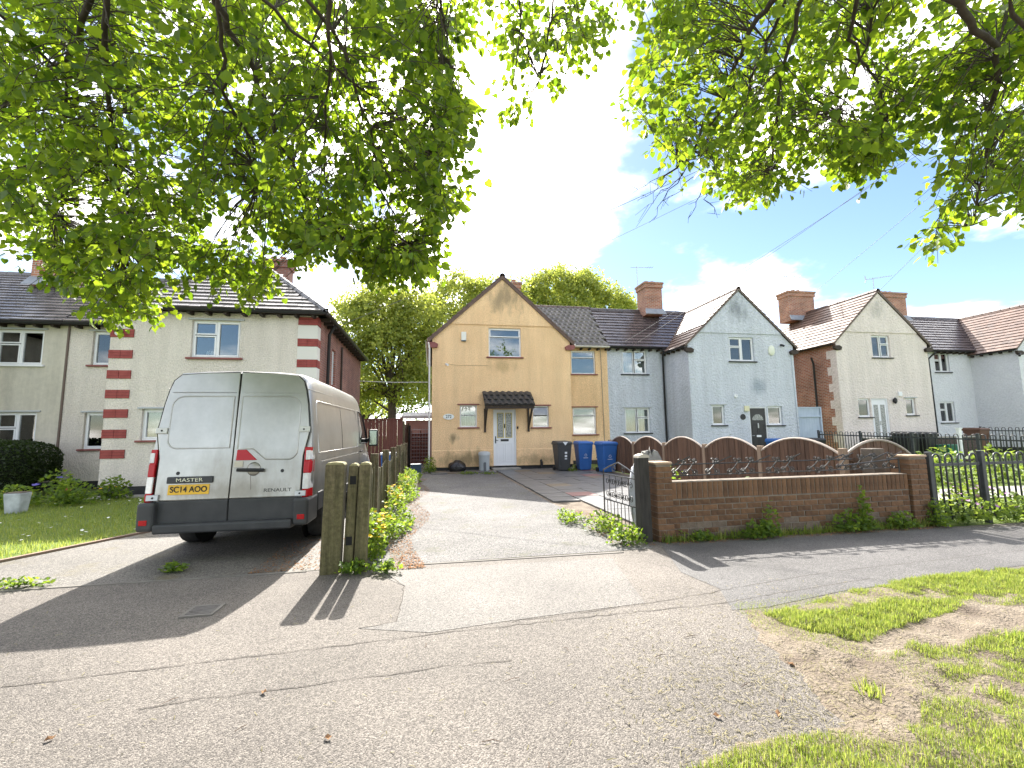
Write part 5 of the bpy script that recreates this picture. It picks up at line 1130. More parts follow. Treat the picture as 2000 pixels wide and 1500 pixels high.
def lump(name, label, cat, c, r, mat, n=22, rough=.16, freq=3.1, seed=0):
    b = MB(); vs = []; m_ = 12; rg = np.random.default_rng(seed); ph = rg.random(6)*6
    for i in range(m_+1):
        th_ = math.pi*i/m_
        for j in range(n):
            g = 2*math.pi*j/n; k = 1+rough*(math.sin(freq*g+ph[0])*math.sin(2.3*th_+ph[1])+.6*math.sin(2*freq*g+ph[2]+3*th_)+.4*math.sin(11*g+ph[3]-5*th_))
            vs.append((c[0]+r[0]*k*math.sin(th_)*math.cos(g), c[1]+r[1]*k*math.sin(th_)*math.sin(g), max(.0, c[2]+r[2]*k*math.cos(th_))))
    b.add(vs, [(i*n+j, (i+1)*n+j, (i+1)*n+(j+1)%n, i*n+(j+1)%n) for i in range(m_) for j in range(n)])
    o = b.build(name, mat, None, org=(c[0],c[1],0), smooth=True); return tag(o, label, cat)
BAGK = M('bag_black', (.012,.012,.014), rough=.25, bump=1, bscale=16, bdist=.03, spec=.6)
lump('bin_bag', 'black plastic bin bag slumped against the yellow wall', 'bin bag', (1.02,17.35,.17), (.33,.26,.25), BAGK, rough=.12, seed=3)
lump('plastic_sack', 'clear-grey plastic sack propped behind the black gatepost', 'sack', (2.96,6.2,.5), (.10,.10,.46), M('sack_grey', (.48,.5,.54), rough=.3, bump=1, bscale=12, bdist=.03), rough=.10, seed=5)
lump('grey_tarpaulin', 'crumpled grey tarpaulin heaped behind the brick wall pier', 'tarpaulin', (3.3,6.4,.54), (.20,.18,.58), M('tarp_grey', (.16,.155,.145), (.30,.29,.27), 4, rough=.6, bump=1, bscale=7, bdist=.05), rough=.14, freq=2, seed=8)
bx = thing('storage_box', 'small dark blue box standing at the driveway edge by the fence', 'box', (-.45,16.6,0))
MB().box(-.68,16.45,0,-.32,16.8,.36).build('body', M('box_blue', (.03,.06,.10), rough=.5), bx, bevel=.01); MB().box(-.70,16.43,.361,-.30,16.82,.40).build('lid', M('box_lid', (.05,.09,.13), rough=.5), bx, bevel=.01)
bb2 = thing('recycling_box', 'bright blue plastic box with white lid behind the picket fence', 'box', (-1.2,14.2,0))
MB().hexa([(-1.42,14.0,0),(-1.05,14.0,0),(-1.05,14.4,0),(-1.42,14.4,0),(-1.46,13.96,.85),(-1.01,13.96,.85),(-1.01,14.44,.85),(-1.46,14.44,.85)]).build('body', BINB, bx if False else bb2, bevel=.015); MB().box(-1.48,13.94,.85,-.99,14.46,.92).build('lid', M('lid_white', (.7,.72,.75), rough=.5), bb2, bevel=.01)
gc = thing('green_crate', 'dark green crate on the ground behind the sloping railing', 'crate', (20.3,14.5,0))
MB().hexa([(20.0,14.3,.0),(20.6,14.3,.0),(20.6,14.7,.0),(20.0,14.7,.0),(19.95,14.25,.75),(20.65,14.25,.75),(20.65,14.75,.75),(19.95,14.75,.75)]).build('body', M('crate_green', (.01,.12,.07), rough=.5), gc, bevel=.015); MB().box(19.93,14.23,.70,20.67,14.77,.76).build('rim', M('crate_green_rim', (.012,.14,.08), rough=.5), gc)
wp = thing('white_post', 'slim white painted post in front of the off-white house door', 'post', (19.6,13.6,0)); MB().box(19.55,13.55,0,19.67,13.67,1.38).build('shaft', UPVC, wp, bevel=.01); MB().box(19.53,13.53,1.381,19.69,13.69,1.42).build('cap', UPVC, wp)
pt = thing('door_mat', 'worn brown doormat on the front step of the yellow house', 'mat', (2.95,17.3,0)); MB().box(2.5,17.0,.0,3.42,17.29,.018).build('mat', M('mat_brown', (.12,.08,.06), (.18,.13,.1), 40, rough=.95), pt)
tag(pt, 'worn brown doormat on the ground at the white front door', 'mat')
pp = thing('planter_pot', 'weathered white square planter pot in the left flower bed', 'planter', (-8.12,10.75,0))
MB().hexa([(-8.25,10.64,0),(-8.01,10.64,0),(-8.01,10.86,0),(-8.25,10.86,0),(-8.28,10.61,.40),(-7.98,10.61,.40),(-7.98,10.89,.40),(-8.28,10.89,.40)]).build('pot', M('pot_white', (.55,.58,.6), (.3,.32,.33), 6, rough=.7, det=8), pp, bevel=.02); MB().box(-8.27,10.62,.401,-7.99,10.88,.415).build('soil', SOIL, pp)
cl = tag(MB().tube([(-3.14,20.6,3.85),(-1.6,20.4,3.78),(-.02,20.2,3.78)], .018, 6).build('washing_line', M('line_white', (.72,.72,.68), rough=.6), None, org=(-1.6,20.4,3.8)), 'white washing line strung between the brick side wall and the yellow house', 'washing line')
# ---------------------------------------------------------------- vegetation
LEAF_V = [(0,0,0),(0,.5,.0),(0,1.05,-.06),(-.34,-.07,.07),(-.52,.30,.10),(-.33,.72,.05),(.34,-.07,.07),(.52,.30,.10),(.33,.72,.05)]
LEAF_F = [(0,1,4,3),(1,2,5,4),(0,6,7,1),(1,7,8,2)]
SM_V = [(0,0,0),(-.42,.45,.10),(0,1,0),(.42,.45,.10)]; SM_F = [(0,3,2,1)]
BL_V = [(-.05,0,0),(.05,0,0),(.04,.06,.55),(-.04,.06,.55),(0,.28,1.0)]; BL_F = [(0,1,2,3),(3,2,4)]
LIME = leaf_mat('lime_leaf', (.03,.07,.012), (.06,.12,.02), (.17,.30,.012), (.44,.57,.03), .55, .42)
LIMEB = M('lime_bark', (.045,.036,.028), (.075,.06,.048), 12, rough=.9, bump=.5, bscale=40)
def canopy(name, label, trunk, limbs_px, regions, n_cl, seed, extra):
    """street lime whose drooping boughs hang over the footpath; boughs are traced by pixel + distance, leaves sit on twigs round them"""
    global RNG
    rg = np.random.default_rng(seed)
    t = thing(name, label, 'tree', (*trunk, 0)); tb_ = MB()
    top = np.array([trunk[0], trunk[1], 6.5])
    tb_.tube([(trunk[0],trunk[1],-.1),(trunk[0]+.02,trunk[1],1.2),(trunk[0]-.03,trunk[1]+.05,3.4),tuple(top)], [.30,.24,.19,.12], 12)
    tk = tb_.build('trunk', LIMEB, t, smooth=True)
    nodes = []
    for (pts, r0) in limbs_px:
        P = [at_depth(x, y, d-.45) for x, y, d in pts]
        st = P[0]; root = np.array([trunk[0]+(st[0]-trunk[0])*.05, trunk[1]+(st[1]-trunk[1])*.05, min(6.3, max(3.0, st[2]-.3))])
        mid = (root+st)/2+np.array([0,0,.5])
        full_ = [root, mid]+P; smooth_ = []
        for i in range(len(full_)-1):
            for q in range(4): smooth_.append(full_[i]+(full_[i+1]-full_[i])*q/4+rg.normal(size=3)*.012)
        smooth_.append(full_[-1]); k = len(smooth_)
        rr = [r0*.95*(1-.9*i/k)+.003 for i in range(k)]
        MB().tube(smooth_, rr, 7).build('branch', LIMEB, t, smooth=True)
        nodes += smooth_[6:]
    nodes = np.array(nodes)
    pos = []; yd = []; zd = []; sz = []; tw = MB()
    def twig(c, ln, nl):
        j = np.argmin(np.linalg.norm(nodes-c, axis=1)); src = nodes[j]
        if .12 < np.linalg.norm(src-c) < .75:
            md = (src+c)/2+np.array([0,0,.06])+rg.normal(size=3)*.04; tw.tube([src, md, c], [.0045,.0035,.0025], 4, cap=False)
        d = c-src; d[2] *= .3; d = d/(np.linalg.norm(d)+1e-6)*.6+rg.normal(size=3)*.55+np.array([0,0,-.55]); d /= np.linalg.norm(d)
        e = c+d*ln; tw.tube([c, (c+e)/2+np.array([0,0,.02]), e], [.0025,.002,.0015], 3, cap=False)
        for q in range(nl):
            p = c+(e-c)*(q+.4)/nl; s = rg.normal(size=3); s -= d*(s@d); s /= np.linalg.norm(s)
            y_ = s*.75+d*.35+np.array([0,0,-.55])+rg.normal(size=3)*.18; n_ = np.array([0,0,1.])+rg.normal(size=3)*.55+s*.35
            pos.append(p+s*.03); yd.append(y_); zd.append(n_); sz.append((.035+.028*rg.random())*(1.35 if rg.random() < .12 else 1))
    tot = sum(r[2] for r in regions)
    for (poly, dr, wgt) in regions:
        xs = [p[0] for p in poly]; ys = [p[1] for p in poly]; cnt = 0; goal = int(n_cl*wgt/tot)
        while cnt < goal:
            x = xs[0] if False else rg.uniform(min(xs), max(xs)); y = rg.uniform(min(ys), max(ys))
            if not in_poly(x, y, poly): continue
            d = dr[0]+(dr[1]-dr[0])*rg.random()**.8
            hole = math.sin(x*.021+1.3)*math.sin(y*.026+.4)+.5*math.sin(x*.047+y*.031)
            if hole > .42 and rg.random() < .9: continue
            twig(at_depth(x, y, d), .16+.16*rg.random(), 6+int(rg.random()*5)); cnt += 1
    n_seen = len(pos)
    for _ in range(extra):                       # the rest of the crown, over and behind the footpath
        v = rg.normal(size=3); v /= np.linalg.norm(v); v *= rg.random()**.4
        c = np.array([trunk[0]+v[0]*3.6, trunk[1]+v[1]*3.2-.6, 6.6+v[2]*2.6])
        if c[1] > 1.6 or c[2] < 3.6: continue
        e = c+rg.normal(size=3)*.25
        for q in range(9): pos.append(c+(e-c)*q/9+rg.normal(size=3)*.10); yd.append(rg.normal(size=3)+np.array([0,0,-.6])); zd.append(rg.normal(size=3)*.6+np.array([0,0,1])); sz.append(.10+.05*rg.random())
    tw.build('twig', LIMEB, t)['kind'] = 'stuff'
    pos, yd, zd, sz = map(np.array, (pos, yd, zd, sz)); Rm = basis_rots(yd, zd)
    dist = np.linalg.norm(pos-CC, axis=1); dist[n_seen:] = 99
    px = [proj(p) for p in pos]; 
    for i, (x, y) in enumerate(px):
        if not (0 < x < 2000 and 0 < y < 700): dist[i] += 50
    order = np.argsort(dist); near = order[:290]; far = order[290:]
    inst('crown', LEAF_V, LEAF_F, pos[far], Rm[far], sz[far], LIME, t, ORG[t.name], rnd=rg.random(len(far)), kind='stuff', smooth=True)
    vari = []
    for k in range(5):
        me = inst('leaf', LEAF_V, LEAF_F, np.zeros((1,3)), np.eye(3)[None], np.ones(1), LIME, None, rnd=np.array([k/4.]), smooth=True); vari.append(me.data); bpy.data.objects.remove(me)
    for q, i in enumerate(near):
        o = bpy.data.objects.new('leaf', vari[q % 5]); COL.objects.link(o); o.parent = t
        mm = Matrix([[*(Rm[i][r]*sz[i]), pos[i][r]-ORG[t.name][r]] for r in range(3)]+[[0,0,0,1]]); o.matrix_local = mm
    return t
UP = lambda P: [(x, y-42 if y > 150 else y) for x, y in P]
LEFT = [(-60,-60),(900,-60),(925,60),(880,130),(905,250),(880,330),(890,410),(850,470),(830,530),(760,560),(700,500),(640,530),(560,500),(430,470),(430,540),(330,560),(280,600),(200,590),(120,520),(60,470),(-60,480)]
LOWL = [(60,440),(430,470),(520,500),(560,545),(500,560),(420,540),(330,560),(285,605),(215,625),(180,560),(100,540)]
LOWC = [(590,470),(840,440),(850,520),(835,555),(770,580),(700,540),(640,545),(590,520)]
EDGE = [(820,180),(905,190),(900,300),(890,420),(850,480),(800,400)]
canopy('lime_tree', 'leafy lime tree with boughs hanging over the van and roughcast house', (-3.4,-1.3),
    [([(190,-30,3.4),(140,110,3.7),(60,180,3.9),(0,215,4.2)], .030), ([(210,-30,3.3),(205,130,3.6),(222,290,3.9),(232,400,4.2),(235,470,4.3)], .026),
     ([(410,-30,3.1),(445,60,3.3),(490,130,3.5),(540,260,3.8),(600,380,4.2),(660,470,4.4)], .028), ([(425,-20,3.0),(432,120,3.3),(440,200,3.5),(500,290,3.8),(505,360,4.0)], .016),
     ([(640,-20,2.9),(645,80,3.1),(640,200,3.5),(632,350,4.0)], .018), ([(655,60,3.2),(720,250,3.7),(745,370,4.2),(800,480,4.5)], .014),
     ([(500,-20,3.2),(640,120,3.5),(770,220,4.0),(850,290,4.4)], .015), ([(120,150,3.8),(130,300,4.2),(110,420,4.4)], .014), ([(850,-30,3.4),(870,60,3.9),(880,130,4.3)], .014)],
    [(UP(LEFT),(2.6,4.7),700), (UP(LEFT),(3.2,4.9),330), (LOWL,(3.4,4.5),100), (UP(LOWC),(3.6,4.7),120), (UP(EDGE),(3.6,4.8),60)], 3300, 3, 330)
MID = [(930,-60),(1280,-60),(1250,20),(1180,60),(1110,110),(1100,190),(1085,225),(1040,190),(1000,215),(950,180),(1000,120),(960,60)]
RMAIN = [(1290,-60),(2060,-60),(2060,110),(1960,100),(1900,150),(1830,200),(1780,310),(1690,350),(1600,310),(1540,370),(1490,400),(1420,400),(1320,360),(1260,300),(1225,240),(1260,160),(1275,90)]
RFAR = [(1840,90),(2060,40),(2060,450),(1960,470),(1880,490),(1800,510),(1830,450),(1900,410),(1850,380),(1840,280),(1810,190)]
RLOW = [(1420,330),(1560,300),(1700,280),(1780,300),(1700,365),(1580,340),(1520,400),(1440,410)]
canopy('lime_tree', 'leafy lime tree with boughs hanging above the pale blue house and blue sky', (5.6,-1.2),
    [([(1540,-30,3.2),(1480,40,3.4),(1440,120,3.6),(1410,210,3.8),(1350,300,4.0),(1290,350,4.2)], .024), ([(1570,-30,3.1),(1545,60,3.3),(1520,180,3.6),(1505,290,3.9),(1505,340,4.1)], .018),
     ([(1555,-30,3.3),(1500,80,3.6),(1460,180,3.9),(1400,280,4.2),(1330,320,4.4)], .014), ([(1680,-30,3.2),(1660,80,3.5),(1700,140,3.7),(1740,220,4.0)], .018), ([(1725,-30,3.3),(1690,90,3.6),(1640,220,4.0)], .012),
     ([(1830,-30,3.0),(1895,40,3.1),(1950,100,3.3),(1950,160,3.4),(1930,300,3.8),(1900,440,4.2)], .030), ([(1960,-10,3.0),(2030,120,3.2),(2040,260,3.5)], .02),
     ([(1330,-260,3.0),(1150,-120,3.3),(1085,0,3.8),(1060,130,4.2),(1040,180,4.4)], .014), ([(1010,-40,3.6),(1020,60,3.9),(1050,150,4.3)], .010)],
    [(MID,(3.2,4.7),75), (UP(RMAIN),(2.8,4.7),500), (UP(RFAR),(2.8,4.4),180), (UP(RLOW),(3.4,4.6),90)], 1700, 5, 330)
# bare twigs hanging at the bottom of the right bough
bt = MB(); rg = np.random.default_rng(4)
for (x, y, x2, y2) in ((1345,330,1240,420),(1330,340,1265,435),(1360,340,1300,400),(1320,330,1235,375),(1375,360,1340,440),(1370,370,1400,430),(1300,350,1245,395)):
    a, c = at_depth(x, y, 4.15), at_depth(x2, y2, 4.35); pts = [a+(c-a)*i/6+rg.normal(size=3)*.018 for i in range(7)]
    bt.tube(pts, [.005-.0006*i for i in range(7)], 4, cap=False)
    for q in (2,3,4,5):
        e = pts[q]+(c-a)*.16+rg.normal(size=3)*.07; bt.tube([pts[q], e], [.0025,.0015], 3, cap=False)
lt = [o for o in COL.objects if o.name.startswith('lime_tree')][-1]
bt.build('bare_twig', LIMEB, lt)

# background trees behind the gardens
def far_tree(name, label, x, y, lobes, trunk_h, seed, n=9000, leaf=.19, mats=None, z0=0):
    rg = np.random.default_rng(seed); t = thing(name, label, 'tree', (x,y,0), 0, 'trees behind the houses'); b = MB()
    b.tube([(x,y,-.2),(x+.1,y,trunk_h*.5),(x-.1,y,trunk_h)], [.34,.27,.2], 10)
    for (lx, ly, lz, r, rz) in lobes:
        for q in range(5):
            v = rg.normal(size=3); v[2] = abs(v[2]); v /= np.linalg.norm(v); e = np.array([lx,ly,lz])+v*r*.8; s = np.array([x,y,trunk_h*(.45+.5*rg.random())])
            m_ = (s+e)/2+np.array([0,0,.6])+rg.normal(size=3)*.3; b.tube([s,m_,e], [.09,.055,.012], 5, cap=False)
    b.build('trunk', M('bark_grey', (.06,.05,.04), (.10,.085,.065), 8, rough=.9) if 'bark_grey' not in bpy.data.materials else bpy.data.materials['bark_grey'], t)
    pos = []; nn = []; w = np.array([l[3]**2 for l in lobes]); w = w/w.sum()
    for (lx, ly, lz, r, rz), k in zip(lobes, (w*n).astype(int)):
        # leaf clumps on the lobe's shell and a little inside it
        m_ = max(30, k//26); v = rg.normal(size=(m_,3)); v /= np.linalg.norm(v,axis=1)[:,None]; v[:,2] = np.where(v[:,2] < -.5, -v[:,2], v[:,2]); rad_ = (1-.42*rg.random(m_)**1.8)*(1+.11*np.sin(v[:,0]*7+seed)*np.sin(v[:,2]*8+1)+.10*rg.normal(size=m_))
        cc_ = np.array([lx,ly,lz])+v*np.array([r,r,rz])*rad_[:,None]
        for c_, vv in zip(cc_, v):
            q = rg.normal(size=(26,3))*np.array([.27,.27,.20]); pos.append(c_+q); nn.append(np.tile(vv, (26,1))+rg.normal(size=(26,3))*.7)
    pos = np.concatenate(pos); nn = np.concatenate(nn)
    keep = pos[:,2] > 1.6; pos, nn = pos[keep], nn[keep]
    yd = rg.normal(size=pos.shape)+np.array([0,0,-.4])
    inst('crown', SM_V, SM_F, pos, basis_rots(yd, nn), leaf*(.7+.6*rg.random(len(pos))), mats, t, ORG[t.name], rnd=rg.random(len(pos)), kind='stuff')
    return t
FARL = leaf_mat('far_leaf', (.14,.19,.04), (.27,.31,.07), (.40,.48,.07), (.64,.66,.12), .5, .5)
far_tree('broadleaf_tree', 'tall light green tree with visible trunk between the brick side wall and yellow house', -2.6, 30.5,
    [(-4.9,30.5,8.6,2.0,2.2),(-3.2,30.3,9.4,2.2,2.1),(-1.1,30.6,9.0,2.1,2.2),(-.3,31,6.8,1.7,2.2),(-4.8,30,5.6,1.8,2.0),(-2.8,29.6,6.4,2.2,2.4),(-1.0,29.8,4.4,1.6,1.6),(-4.3,31,3.6,1.6,1.5)], 6.0, 1, 32000, .19, FARL)
far_tree('broadleaf_tree', 'round-topped light green tree rising behind the left of the yellow gable', 2.6, 35,
    [(.3,35,9.8,2.4,2.3),(2.0,35,11.6,2.6,2.4),(1.0,35.4,7.2,2.6,2.4),(4.6,35.5,11.6,2.4,2.2),(-.4,35,6.4,2.0,2.2),(1.2,34.6,5.0,2.2,2.0)], 6.5, 2, 24000, .21, FARL)
far_tree('broadleaf_tree', 'broad rounded light green tree rising behind the ridge of the yellow house', 12.6, 39,
    [(8.4,39,13.0,2.6,2.3),(11.2,38.6,14.2,2.7,2.4),(13.8,38.8,14.1,2.7,2.3),(16.4,39,12.9,2.3,2.1),(18.2,39.4,12.6,1.7,1.9),(6.6,39,12.2,2.3,2.1),(5.0,38.5,10.6,2.2,2.0),(12.5,38,11.4,3.0,2.0)], 8, 6, 32000, .23, FARL)
far_tree('broadleaf_tree', 'dark leafy tree low behind the garden shed', -5.5, 36, [(-6.5,36,4.6,2.4,2.2),(-3.4,36.4,4.0,2.3,2.0),(-8,35,6,2.2,2.0),(-1.0,36,3.6,2,1.8)], 3, 9, 6000, .2, leaf_mat('far_leaf_dark', (.035,.06,.015), (.07,.10,.022), (.14,.22,.03), (.22,.32,.04), .4, .5))

# hedge, beds, weeds, lawn, verge
WEED = leaf_mat('weed_leaf', (.06,.11,.018), (.11,.18,.03), (.24,.38,.03), (.40,.52,.05), .45, .5)
HEDGE = leaf_mat('hedge_leaf', (.012,.022,.006), (.03,.05,.012), (.05,.09,.01), (.08,.14,.015), .25, .45)
GRASS = leaf_mat('grass_blade', (.085,.14,.022), (.21,.24,.06), (.32,.45,.05), (.58,.60,.14), .45, .5)
def tuft_cloud(name, pts, size, mat, up=.5, tv=SM_V, tf=SM_F, **k):
    pts = np.array(pts); n = len(pts); yd = RNG.normal(size=(n,3)); yd[:,2] = np.abs(yd[:,2])*up+.1; zd = RNG.normal(size=(n,3))*.6+np.array([0,0,1])
    return inst(name, tv, tf, pts, basis_rots(yd, zd), size*(.6+.8*RNG.random(n)), mat, **k)
def plant(name, label, cat, c, r, h, n, size, mat=None, group=None, stems=8, flowers=None, fsize=.03, tv=SM_V, tf=SM_F):
    mat = mat or WEED; t = thing(name, label, cat, (c[0],c[1],0), 0, group)
    v = RNG.normal(size=(n,3)); v /= np.linalg.norm(v,axis=1)[:,None]; rr = RNG.random(n)**.45
    pts = np.array([c[0],c[1],0])+np.stack([v[:,0]*r[0]*rr, v[:,1]*r[1]*rr, np.abs(v[:,2])*h*rr+.02], 1)
    tuft_cloud('foliage', pts, size, mat, parent=t, org=ORG[t.name], kind='stuff', tv=tv, tf=tf)
    b = MB()
    for i in range(stems): q = pts[RNG.integers(n)]; b.tube([(c[0]+(q[0]-c[0])*.3, c[1]+(q[1]-c[1])*.3, -.02), ((c[0]+q[0])/2,(c[1]+q[1])/2,q[2]*.6), tuple(q)], [.006,.005,.003], 4, cap=False)
    b.build('stem', GREENST, t)
    if flowers:
        fm, nf = flowers; idx = RNG.choice(n, nf)
        for i in idx: p = pts[i]; hgt = max(p[2], h*.55)*1.06; link_copy(flower_mesh(fm), 'flower', t, (p[0],p[1],hgt), (RNG.normal()*.4, RNG.normal()*.4, RNG.random()*6), (fsize,)*3)
    return t
GREENST = M('stem_green', (.08,.13,.03), rough=.7)
_fl = {}
def flower_mesh(mt):
    if mt.name not in _fl:
        b = MB()
        for i in range(5):
            a = i*2*math.pi/5; c, s_ = math.cos(a), math.sin(a); p = lambda x, y, z: (x*c-y*s_, x*s_+y*c, z)
            b.add([p(0,0,0),p(.6,-.42,.22),p(1,0,.3),p(.6,.42,.22)], [(0,1,2,3)])
        o = b.build('flower', mt, None); _fl[mt.name] = o.data; bpy.data.objects.remove(o)
    return _fl[mt.name]
YEL = M('petal_yellow', (.85,.55,.0), rough=.7); PINK = M('petal_pink', (.60,.02,.10), rough=.6); LILAC = M('petal_lilac', (.48,.26,.46), rough=.7); PURP = M('petal_purple', (.10,.08,.35), rough=.6); WHT = M('petal_white', (.8,.8,.76), rough=.7)
hd = thing('clipped_hedge', 'dark clipped rounded hedge in front of the cream house', 'hedge', (-11.6,13.9,0))
n = 16000; u_ = RNG.random(n)*2-1; w_ = RNG.random(n)*2-1
hx = []; 
while len(hx) < n:
    v = RNG.normal(size=3); v /= np.linalg.norm(v); k_ = max(abs(v[0])**4+abs(v[1])**4+abs(v[2])**4, 1e-6)**-.25*(1-.10*RNG.random()**2)
    if v[2] < -.45: continue
    hx.append((-11.75+v[0]*k_*1.95, 13.75+v[1]*k_*.9, max(.02,.72+v[2]*k_*.72)))
tuft_cloud('foliage', hx, .055, HEDGE, up=1, parent=hd, org=ORG[hd.name], kind='stuff')
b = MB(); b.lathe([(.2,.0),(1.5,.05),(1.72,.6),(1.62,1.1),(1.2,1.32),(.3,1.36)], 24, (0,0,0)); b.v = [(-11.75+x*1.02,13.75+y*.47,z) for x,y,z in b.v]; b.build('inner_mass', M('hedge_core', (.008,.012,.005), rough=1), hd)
# yellow-flowered ground cover beside the picket fence
n = 5200; Yb_ = 5.35+(RNG.random(n)**1.3)*10.6; wid = .10+.30*(.6+.4*np.sin(Yb_*1.9)); xb = -.76+RNG.random(n)*wid*1.25; zb_ = RNG.random(n)**.7*(.16+.30*(.5+.5*np.sin(Yb_*2.3+.6)))*(1.15-(xb+.76)/.75)
pts = np.stack([xb, Yb_, np.maximum(zb_,.02)], 1)
gcov = tag(tuft_cloud('ground_cover', pts, .055, WEED, up=.6, org=(-.6,9,0), kind='stuff'), 'bright green yellow-flowered ground cover growing along the picket fence', 'ground cover')
fl_i = [i for i in RNG.choice(n, 900) if pts[i,2] > .22 and pts[i,1] < 12][:150]
fm_ = flower_mesh(YEL); fb_ = np.array([v.co[:] for v in fm_.vertices]); ff_ = [tuple(p.vertices) for p in fm_.polygons]
fo = inst('flower_head', fb_, ff_, pts[fl_i]+np.array([.02,0,.05]), rots(len(fl_i), .4), .030*np.ones(len(fl_i)), YEL, None, (-.6,9,0), kind='stuff'); tag(fo, 'small yellow flower heads in the ground cover by the picket fence', 'flowers')
for (c, r, h, n_, lb) in (((-.78,5.10),(.18,.10),.12,160,'low green weed at the foot of the mossy gateposts'), ((-.45,5.05),(.16,.10),.12,130,'low yellow-green weed beside the flower strip corner on the footpath'),
    ((2.50,6.35),(.30,.35),.30,420,'leafy weed clump beside the open iron gate'), ((2.52,5.62),(.26,.22),.24,330,'bushy weed at the foot of the black gatepost'), ((2.25,7.2),(.22,.5),.18,260,'yellow-green weeds along the edge of the paving slabs'),
    ((3.55,5.52),(.2,.10),.12,110,'small weed at the left foot of the brick wall'), ((4.35,5.48),(.34,.14),.22,260,'grassy weed clump against the middle of the brick wall'), ((4.55,5.5),(.12,.10),.50,120,'tall thin weed against the middle of the brick wall'),
    ((5.9,5.50),(.42,.14),.30,380,'broad weed clump at the right part of the brick wall'), ((6.1,5.52),(.10,.08),.62,120,'tall seeding weed standing against the brick wall right part'), ((6.7,5.50),(.30,.12),.22,220,'low weed clump near the right pier of the brick wall'), ((7.35,5.5),(.16,.12),.42,220,'weed growing up the right brick pier'),
    ((-.02,17.3),(.28,.35),.62,420,'ferny green plant at the left corner of the yellow house'), ((12.3,16.9),(.35,.3),1.3,240,'leggy rose bush in front of the pale blue house window'), ((14.7,16.6),(.25,.25),1.05,160,'small rose bush by the black front door'),
    ((3.55,6.25),(.35,.25),.95,260,'yellow-green shrub behind the left part of the brick wall'), ((4.6,6.1),(.25,.15),.86,90,'small shrub poking up behind the brick wall railing'),
    ((5.15,16.0),(.22,.15),.18,120,'weed tuft in front of the charcoal bin'), ((6.2,16.1),(.35,.15),.16,160,'weed tufts between the two blue bins'), ((7.4,16.3),(.3,.3),.4,200,'weeds by the last blue bin and fence'),
    ((1.35,16.15),(.5,.10),.10,150,'grass tuft in the joint of the apron slabs'), ((2.05,16.0),(.35,.08),.08,90,'small weeds in the joint near the grey dustbin'), ((-4.0,5.38),(.35,.10),.07,130,'small grass patch at the left driveway threshold'), ((-2.75,5.62),(.18,.10),.07,90,'grass tuft on the left driveway behind the van')):
    plant('weed_clump', lb, 'weed', c, r, h, n_, .05 if h < .5 else .06, group=None)
for i, (c, r, h, n_, lb, fl) in enumerate((((-8.75,11.5),(.45,.4),.5,420,'leafy flower bed plant beside the white planter',(YEL,5)), ((-7.75,11.6),(.45,.35),.55,420,'peony plant with a crimson bloom in the left bed',(PINK,1)), ((-7.5,12.5),(.4,.35),.5,380,'yellow-flowered bed plant near the quoined wall',(YEL,7)), ((-8.6,12.4),(.45,.4),.7,300,'blue-purple iris clump in front of the hedge',(PURP,4)), ((-8.9,10.6),(.4,.4),.35,300,'low leafy plant at the edge of the left bed',None))):
    plant('bed_plant', lb, 'plant', c, r, h, n_, .085, flowers=fl, fsize=.075 if fl and fl[0] in (PINK, PURP) else .035)
BORD = leaf_mat('border_leaf', (.07,.12,.02), (.14,.20,.04), (.24,.36,.04), (.40,.50,.07), .4, .5)
for i in range(9):
    x = 8.0+i*.85; plant('border_plant', 'arching green clump with lilac flower heads under the footpath railing' if i else 'lilac-flowered clump right beside the brick wall pier', 'plant', (x, 5.62+RNG.normal()*.08), (.55,.30), .42, 420, .07, BORD, 'lilac-flowered clumps under the railing', flowers=(LILAC, 11), fsize=.032)
for i in range(7):
    x = 9.3+i*1.0; plant('chive_clump', 'upright clump with pink flower heads inside the railing', 'plant', (x, 6.9+RNG.normal()*.2), (.55,.35), .45, 260, .07, BORD, 'pink-flowered clumps inside the railing', flowers=(LILAC, 26), fsize=.04)
for i in range(5): plant('garden_shrub', 'loose green shrub behind the footpath railing in the right garden', 'shrub', (13.0+i*1.7, 9.4+RNG.normal()*.5), (.8,.6), .95, 420, .11, BORD, 'shrubs in the right garden')
sheet('right_garden_path', [(8.2,7.4),(20,7.4),(20,8.7),(8.6,8.7)], .004, CONC)
# thin weeds and litter along the wall foot, rusty leaf litter along the flower strip
n = 1000; wx = 3.0+4.5*RNG.random(n); amp = .015+.13*np.maximum(0, np.sin(wx*3.1+.5)*np.sin(wx*7.3))+.02*RNG.random(n)
wpt = np.stack([wx, 5.60-np.abs(RNG.normal(size=n))*.05, RNG.random(n)*amp], 1)
wf = tag(tuft_cloud('wall_foot_weeds', wpt, .028, WEED, up=1.2, org=(5,5.5,0), kind='stuff'), 'thin straggling weeds along the foot of the brick wall', 'weeds')
n = 1500; wg_ = np.stack([3.0+4.5*RNG.random(n), 5.59-np.abs(RNG.normal(size=n))*.04, np.full(n,.0)], 1)
tag(inst('wall_foot_grass', BL_V, BL_F, wg_, rots(n, .5), .05+.10*RNG.random(n)**2, GRASS, None, (5,5.5,0), kind='stuff'), 'thin grass blades along the foot of the brick wall', 'grass')
RUST = M('litter_rust', (.20,.09,.035), (.32,.17,.08), 9, rough=.95)
n = 3800; ly = 5.15+10*RNG.random(n)**1.5; lx = -.42+.30*RNG.random(n)+.12*np.sin(ly*1.7)
